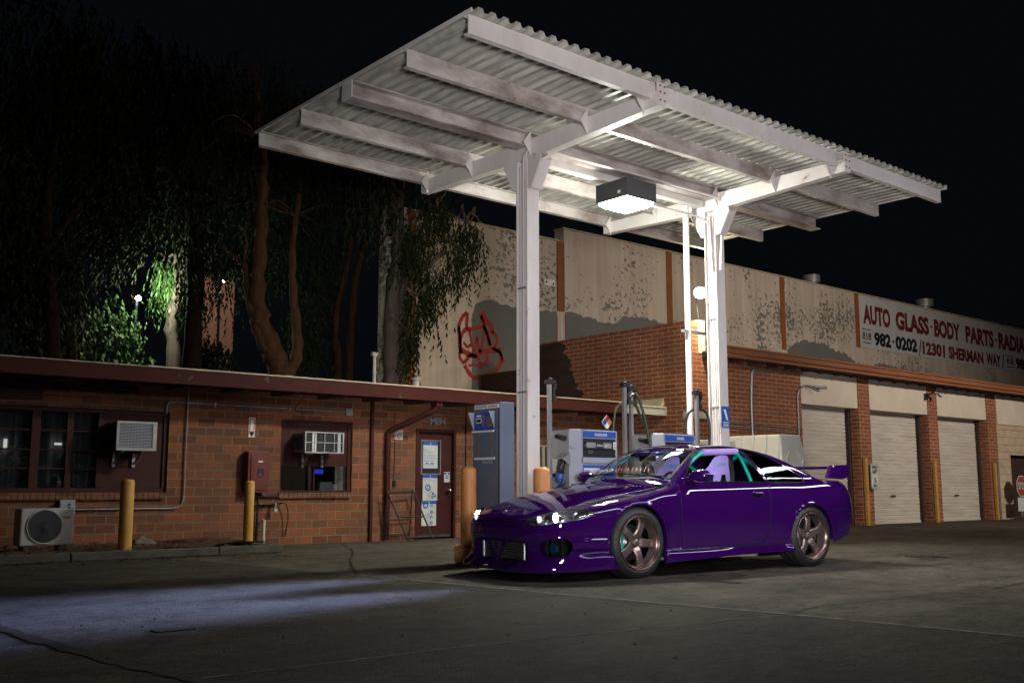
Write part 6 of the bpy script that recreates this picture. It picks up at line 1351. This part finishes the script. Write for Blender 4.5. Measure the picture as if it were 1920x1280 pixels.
# wheels
def wheel(a, s, w, rt, rr_, rot, zc, nm, caliper):
    """outer face at |y| = .862"""
    W_ = thing_part('wheel', CAR); yo = s*.862
    def L_(prof): return [(r, -h*s) for r, h in prof]       # h measured outwards from the outer face
    def lathe(mb, prof, n=64, sm=True):
        vs = []; k = len(prof)
        for r, h in prof:
            for j in range(n): t = 2*math.pi*j/n; vs.append((a+r*math.cos(t), yo+s*h, zc+r*math.sin(t)))
        mb.add(vs, [(i*n+j, i*n+(j+1) % n, (i+1)*n+(j+1) % n, (i+1)*n+j)[::(1 if s > 0 else -1)] for i in range(k-1) for j in range(n)], sm)
    mb = MB().use('tyre'); R0 = rr_+.012
    lathe(mb, [(R0-.004, -.012), (R0+.004, .000), (R0+.03, .006), (rt-.045, .004), (rt-.018, -.008), (rt-.004, -.028), (rt, -.05), (rt, -.085), (rt-.008, -.088), (rt-.008, -.096), (rt, -.10), (rt, -w+.10), (rt-.008, -w+.096), (rt-.008, -w+.088), (rt, -w+.085), (rt, -w+.05), (rt-.02, -w+.008), (R0, -w)])
    for i in range(72):      # tread blocks on the shoulder
        t = 2*math.pi*i/72
        for h0, h1, sk in ((-.030, -.080, .02), (-w+.03, -w+.08, -.02)):
            c_, s_ = math.cos, math.sin; rr = rt+.0035; q = .55*math.pi/72
            V = [(a+(rt-.01 if j < 4 else rr)*c_(t+dt), yo+s*h, zc+(rt-.01 if j < 4 else rr)*s_(t+dt)) for j, (dt, h) in enumerate([(-q, h0), (q, h0), (q+sk, h1), (-q+sk, h1)]*2)]
            mb.add(V, [(4, 5, 6, 7), (0, 1, 5, 4), (1, 2, 6, 5), (2, 3, 7, 6), (3, 0, 4, 7)])
    mb.build('tyre', W_, uv=False)
    mb = MB().use('rim_lip'); lathe(mb, [(rr_+.010, -.010), (rr_+.014, .002), (rr_+.008, .008), (rr_, .002), (rr_-.004, -.010), (rr_-.012, -.016)])
    mb.use('rim'); lathe(mb, [(rr_-.012, -.016), (rr_-.020, -.05), (rr_-.022, -.075), (rr_-.030, -.10)]); mb.use('trim'); lathe(mb, [(rr_-.030, -.10), (rr_-.035, -w*.7), (rr_-.02, -w+.01), (rr_, -w)]); mb.use('rim')
    for k in range(5):
        t = R(rot+72*k); u = Vector((math.cos(t), 0, math.sin(t))); v = Vector((-math.sin(t), 0, math.cos(t))); C0 = Vector((a, yo, zc)); S = []
        for r, wd, h, th in ((.040, .045, -.070, .05), (.075, .043, -.052, .045), (.12, .037, -.040, .040), (.17, .039, -.038, .040), (rr_-.035, .044, -.046, .045), (rr_-.014, .054, -.058, .05)):
            for (q, hh) in ((-wd, h-.010), (-wd*.72, h), (wd*.72, h), (wd, h-.010), (wd*.9, h-th), (-wd*.9, h-th)): S.append(C0+u*r+v*q+Vector((0, s*hh, 0)))
        n = 6; fs = [(i*n+j, i*n+(j+1) % n, (i+1)*n+(j+1) % n, (i+1)*n+j)[::(-1 if s > 0 else 1)] for i in range(5) for j in range(n)]; mb.add(S, fs, False)
    lathe(mb, [(.078, -.10), (.078, -.070), (.066, -.062), (.064, -.080), (.036, -.082)], 40); lathe(mb, [(.036, -.082), (.036, -.052), (.030, -.046), (0, -.044)], 32)
    mb.build('rim', W_, uv=False)
    mb = MB().use('chrome')
    for k in range(5):
        t = R(rot+36+72*k); p = Vector((a+.052*math.cos(t), yo, zc+.052*math.sin(t))); mb.cyl(p+Vector((0, s*-.085, 0)), p+Vector((0, s*-.066, 0)), .0085, 8)
    mb.use('dark'); 
    mb.build('lug_nut', W_, uv=False)
    mb = MB().use('rotor'); lathe(mb, [(.165, -.155), (.168, -.15), (.165, -.140), (.08, -.140), (.08, -.12), (0, -.12)], 40); mb.build('brake_disc', W_, uv=False)
    mb = MB().use('teal' if nm == 'front' else 'darkgrey'); S = []; a0, a1 = caliper
    for i in range(9):
        t = R(a0+(a1-a0)*i/8)
        for r, h in ((.125, -.098), (.188, -.098), (.196, -.12), (.19, -.17), (.125, -.12)): S.append((a+r*math.cos(t), yo+s*h, zc+r*math.sin(t)))
    fs = [(i*5+j, i*5+(j+1) % 5, (i+1)*5+(j+1) % 5, (i+1)*5+j) for i in range(8) for j in range(5)]+[(0, 1, 2, 3, 4), (40, 41, 42, 43, 44)]; mb.add(S, fs, False); mb.build('brake_caliper', W_, bevel=.004, uv=False)
    mb = MB().use('dark'); lathe(mb, [(rr_-.05, -w+.03), (0, -w+.03)], 24, False); mb.build('inner_well', W_, uv=False)
def thing_part(name, parent): o = new_obj(name, None); o.parent = parent; return o
for s in (-1, 1):
    wheel(0.0, s, .245, .330, .240, -4, .330, 'front', (150, 205)); wheel(2.51, s, .265, .328, .240, 20, .328, 'rear', (-20, 25))
# door handles, mirrors, wing
for s, d in ((-1, body_parts['door'][0]), (1, body_parts['door'][1])):
    hp = from_side([(1.60, .775), (1.755, .775)]); y = (hp[0][1]+hp[1][1])/2
    mb = MB().use('gap'); V = [(1.595+.17*u_, s*(y+.002), .745+.052*w_) for u_, w_ in ((0, .1), (.1, 0), (.9, 0), (1, .1), (1, .9), (.9, 1), (.1, 1), (0, .9))]
    mb.prism(V, (0, s*.003, 0)); mb.use('paint').tube(bend_path([(1.61, s*(y-.005), .79), (1.62, s*(y+.022), .785), (1.74, s*(y+.022), .785), (1.75, s*(y-.005), .79)], .02), .013, 10); mb.use('gap').cyl((1.77, s*(y-.003), .77), (1.77, s*(y+.005), .77), .009, 10); mb.build('door_handle', d, uv=False)
    b0 = from_side([(.68, .90)])[0][1]
    mb = MB(); P = bmesh.new(); bmesh.ops.create_icosphere(P, subdivisions=4, radius=1); vs = []
    for v in P.verts:
        n = v.co; k = .115; x = n.x; tap = 1-.22*max(0, -n.y)
        vs.append((.80+.10*n.x*(1 if n.x < 0 else .45), s*(b0+.125+.135*n.y), .965+.066*(abs(n.z)**.85)*(1 if n.z > 0 else -1)*tap))
    mb.use('paint').add(vs, [tuple(v.index for v in f.verts)[::(1 if s > 0 else -1)] for f in P.faces], True); P.free()
    mb.tube(smooth_path([(.69, s*(b0-.06), .905), (.74, s*(b0+.02), .925), (.80, s*(b0+.08), .945)], 5), [.03]*6+[.032]*5, 12); mb.build('mirror', d, uv=False)
    mb = MB().use('chrome').add([(.842, s*(b0+.125+.10*math.cos(R(i*20))), .965+.045*math.sin(R(i*20))) for i in range(18)], [tuple(range(18))[::(-1 if s > 0 else 1)]]); mb.build('mirror_glass', d, uv=False)
W_ = thing_part('rear_wing', CAR)
prof = [(3.06, 1.070), (3.10, 1.086), (3.20, 1.094), (3.32, 1.094), (3.36, 1.088), (3.33, 1.070), (3.20, 1.058), (3.10, 1.056)]
MB().use('paint').prism([(x, -.655, z) for x, z in prof], (0, 1.31, 0)).build('wing_blade', W_, .004, uv=False)
for s in (-1, 1):
    z0 = .952; P = [(3.02, z0), (3.04, .985), (3.10, 1.098), (3.37, 1.108), (3.405, 1.09), (3.395, 1.0), (3.375, z0+.01), (3.28, z0-.012)]; b = .645
    mb = MB().use('paint'); mb.prism([(x, s*b, z) for x, z in P], (0, s*.075, 0)); mb.build('wing_support', W_, .018, uv=False)
# sills chrome line and belt moulding
for s in (-1, 1):
    Q = from_side([(.70+i*.05, .902) for i in range(25)]); mb = MB().use('trim'); mb.tube([(p[0], s*(p[1]+.003), p[2]) for p in Q], .009, 8); mb.build('belt_moulding', body_parts['door'][0 if s < 0 else 1], uv=False)
# ---- interior
IN = thing_part('interior', CAR)
mb = MB().use('interior').box(.55, 2.35, -.70, .70, .20, .24).prism([(.42, -.70, .885), (.70, -.70, .875), (.78, -.70, .80), (.74, -.70, .62), (.55, -.70, .60), (.42, -.70, .80)], (0, 1.40, 0))
mb.box(1.95, 2.62, -.60, .60, .60, .86).box(1.92, 1.96, -.62, .62, .24, .80).box(.7, 1.9, -.10, .10, .24, .42)
for s in (-1, 1): mb.box(.6, 1.95, s*.735, s*.70, .25, .88)
mb.build('dashboard_and_floor', IN, uv=False)
def seat(y, nm):
    S_ = thing_part('bucket_seat', IN); L0 = (1.62, 1.24)
    # backrest outline in the seat's own plane (u across, w up), leaning back
    out = [(-.25, .45), (-.28, .70), (-.285, .84), (-.265, .92), (-.21, 1.01), (-.15, 1.09), (-.13, 1.14), (-.10, 1.185), (-.04, 1.205), (.04, 1.205), (.10, 1.185), (.13, 1.14), (.15, 1.09), (.21, 1.01), (.265, .92), (.285, .84), (.28, .70), (.25, .45)]
    out = [(u*.95, .45+(w-.45)*.99) for u, w in out]
    holeL = [(-.175, .76), (-.165, .91), (-.12, .985), (-.055, .985), (-.055, .76)]; holeR = [(-u, w) for u, w in holeL][::-1]
    pts = [Vector(p) for p in out+holeL+holeR]; n0, n1 = len(out), len(holeL)
    E_ = [(i, (i+1) % n0) for i in range(n0)]+[(n0+i, n0+(i+1) % n1) for i in range(n1)]+[(n0+n1+i, n0+n1+(i+1) % n1) for i in range(n1)]
    g = [Vector((u*.05, w*.06)) for u in range(-5, 6) for w in range(8, 21)]
    def ins(p, poly): return bool(inpoly(np.array([[p[0], p[1]]]), [tuple(q) for q in poly])[0])
    g = [p for p in g if ins(p, out) and not ins(p, holeL) and not ins(p, holeR) and min((Vector(q)-p).length for q in out+holeL+holeR) > .02]
    r = delaunay_2d_cdt(pts+g, E_, [], 0, 1e-6); V = [v for v in r[0]]; F_ = [f for f in r[2] if (lambda c: ins(c, out) and not ins(c, holeL) and not ins(c, holeR))((sum(V[i].x for i in f)/len(f), sum(V[i].y for i in f)/len(f)))]
    def pos(u, w, d): bow = .9*u*u*1.2; return (1.46+(w-.45)*.34-bow-d, y+u, w)
    for nm_, d, m_ in (('cushion', .045, 'lavender'), ('shell_back', -.03, 'interior')):
        mb = MB().use(m_); mb.add([pos(v.x, v.y, d) for v in V], [tuple(f)[::(1 if d > 0 else -1)] for f in F_], True)
        for k0, k1 in ((0, n0), (n0, n0+n1), (n0+n1, n0+2*n1)):
            L_ = list(range(k0, k1)); P0 = (out+holeL+holeR)
            S2 = [pos(P0[i][0], P0[i][1], dd) for i in L_ for dd in (.045, -.03)]; k = len(L_)
            mb.use('interior' if k0 else m_).add(S2, [(2*i, 2*i+1, (2*i+3) % (2*k), (2*i+2) % (2*k)) for i in range(k)])
        mb.build(nm_, S_, uv=False)
    mb = MB().use('lavender').prism([(1.02, y-.24, .42), (1.02, y-.24, .50), (1.06, y-.24, .53), (1.5, y-.24, .46), (1.5, y-.24, .36)], (0, .48, 0)); mb.build('seat_base', S_, .02, uv=False)
    mb = MB(); txt(mb, 'STATUS', (0, 0, 0), .19, .034, 'Z', 'teal', 0, .03); mb.v = [pos(-x, 1.095+yy, .050) for x, yy, zz in mb.v]; mb.build('seat_lettering', S_, uv=False)
seat(-.37, 'l'); seat(.37, 'r')
mb = MB().use('teal'); rc = .021
mb.tube(bend_path([(.52, -.62, .55), (.66, -.62, .92), (1.18, -.53, 1.215), (1.74, -.53, 1.235), (1.86, -.62, .88), (1.90, -.64, .3)], .12, 8), rc, 12)
mb.tube(bend_path([(.52, .62, .55), (.66, .62, .92), (1.18, .53, 1.215), (1.74, .53, 1.235), (1.86, .62, .88), (1.90, .64, .3)], .12, 8), rc, 12)
mb.tube([(1.74, -.53, 1.235), (1.74, .53, 1.235)], rc, 12).tube([(1.16, -.53, 1.205), (1.16, .53, 1.205)], rc, 12).tube([(1.76, -.52, 1.2), (1.88, .60, .6)], rc, 12).tube([(1.74, -.45, 1.235), (2.6, -.52, .80)], rc, 12).tube([(1.74, .45, 1.235), (2.6, .52, .80)], rc, 12).tube([(1.85, -.6, .78), (1.85, .6, .78)], rc, 12)
mb.build('roll_cage', IN, uv=False)
mb = MB().use('lavender')
for s in (-1, 1): mb.tube([(1.20, s*.525, 1.21), (1.72, s*.525, 1.232)], .034, 12)
mb.tube([(1.16, -.44, 1.205), (1.16, -.12, 1.205)], .032, 12).tube([(1.16, .12, 1.205), (1.16, .44, 1.205)], .032, 12); mb.build('cage_padding', IN, uv=False)
mb = MB().use('interior'); c = Vector((.98, -.37, .86)); n = Vector((.85, 0, .5)).normalized(); u = Vector((0, 1, 0)); v = n.cross(u)
mb.tube([c+u*.165*math.cos(R(15*i))+v*.165*math.sin(R(15*i)) for i in range(25)], .015, 8).cyl(c-n*.02, c+n*.01, .04, 14)
for k in range(3): mb.tube([c, c+u*.16*math.cos(R(120*k+90))+v*.16*math.sin(R(120*k+90))], .012, 6)
mb.cyl(c, c-n*.25, .03, 10); mb.build('steering_wheel', IN, uv=False)
M['fill_glow'] = emat('cabin_fill_glow', (.85, .9, 1.0), 8)
MB().use('fill_glow').lathe([(0, -.008), (.035, -.006), (.04, 0)], (1.40, 0, 1.262), n=16).build('cabin_fill_disc', IN, uv=False)  # added glowing disc, stands in for a strobe inside the cabin
o = lamp('cabin_fill_light', 'POINT', (1.25, 0, 1.20), 7, (.86, .90, 1.0), shadow_soft_size=.06); o.parent = CAR  # added fill light that brightens seats and cage
mb = MB().use('interior').box(.90, .925, -.12, .12, 1.125, 1.185).use('galv').box(.926, .929, -.11, .11, 1.132, 1.178).use('interior').cyl((.91, 0, 1.18), (.96, 0, 1.23), .01, 6); mb.build('inside_mirror', IN, .004, uv=False)
mb = MB().use('rust').tube(smooth_path([(.92, .03, 1.13), (.93, .035, 1.06), (.925, .02, 1.01)], 4), .008, 6).use('amber').lathe([(0, .02), (.018, 0), (0, -.02)], (.925, .05, 1.10), n=8).lathe([(0, .03), (.014, 0), (0, -.03)], (.925, .02, 1.0), n=8); mb.build('hanging_charm', IN, uv=False)
# script banner low on the windshield: slanted red and pale strokes of lettering
mb = MB(); rs_ = random.Random(9); 
for i in range(17):
    b = -.40+.048*i; L = .05+.028*abs(math.sin(i*1.3)); pts = from_top([(.53+rs_.uniform(0, .01)+.5*(b*b)-.06, b if abs(b) > .002 else .002), (.53+L+.5*(b*b)-.06, b+.045)])
    mb.use('banner_red' if 6 <= i <= 9 else 'banner_pale') if 'banner_red' in M else None
    if 'banner_red' not in M:
        M['banner_red'] = mat('banner_red', (.55, .02, .03), .4); M['banner_pale'] = mat('banner_pale', (.42, .25, .23), .4); mb.use('banner_pale')
    a_, b_ = Vector(pts[0]), Vector(pts[1]); 
    if abs(pts[0][2]-pts[1][2]) > .2: continue
    a_ = Vector((a_.x-.002, b, a_.z+.004)); b_ = Vector((b_.x-.002, b+.045, b_.z+.004)); mb.tube([a_, b_], .0035, 5)
mb.build('windshield_script', CAR, uv=False)
mb = MB().use('trim')
for y0_, y1_ in ((-.60, -.05), (-.02, .5)):
    pa = from_top([(.40+.45*y0_*y0_, abs(y0_)), (.41+.45*y1_*y1_, abs(y1_)+.003)]); mb.tube([(pa[0][0], y0_, pa[0][2]+.015), ((pa[0][0]+pa[1][0])/2, (y0_+y1_)/2, (pa[0][2]+pa[1][2])/2+.02), (pa[1][0], y1_, pa[1][2]+.015)], .008, 6)
mb.build('wiper', CAR, uv=False)
mb = MB().use('galv').cyl((3.35, .45, .28), (3.60, .45, .30), .05, 18).use('dark').cyl((3.601, .45, .30), (3.603, .45, .30), .042, 18); mb.build('exhaust', CAR, uv=False)
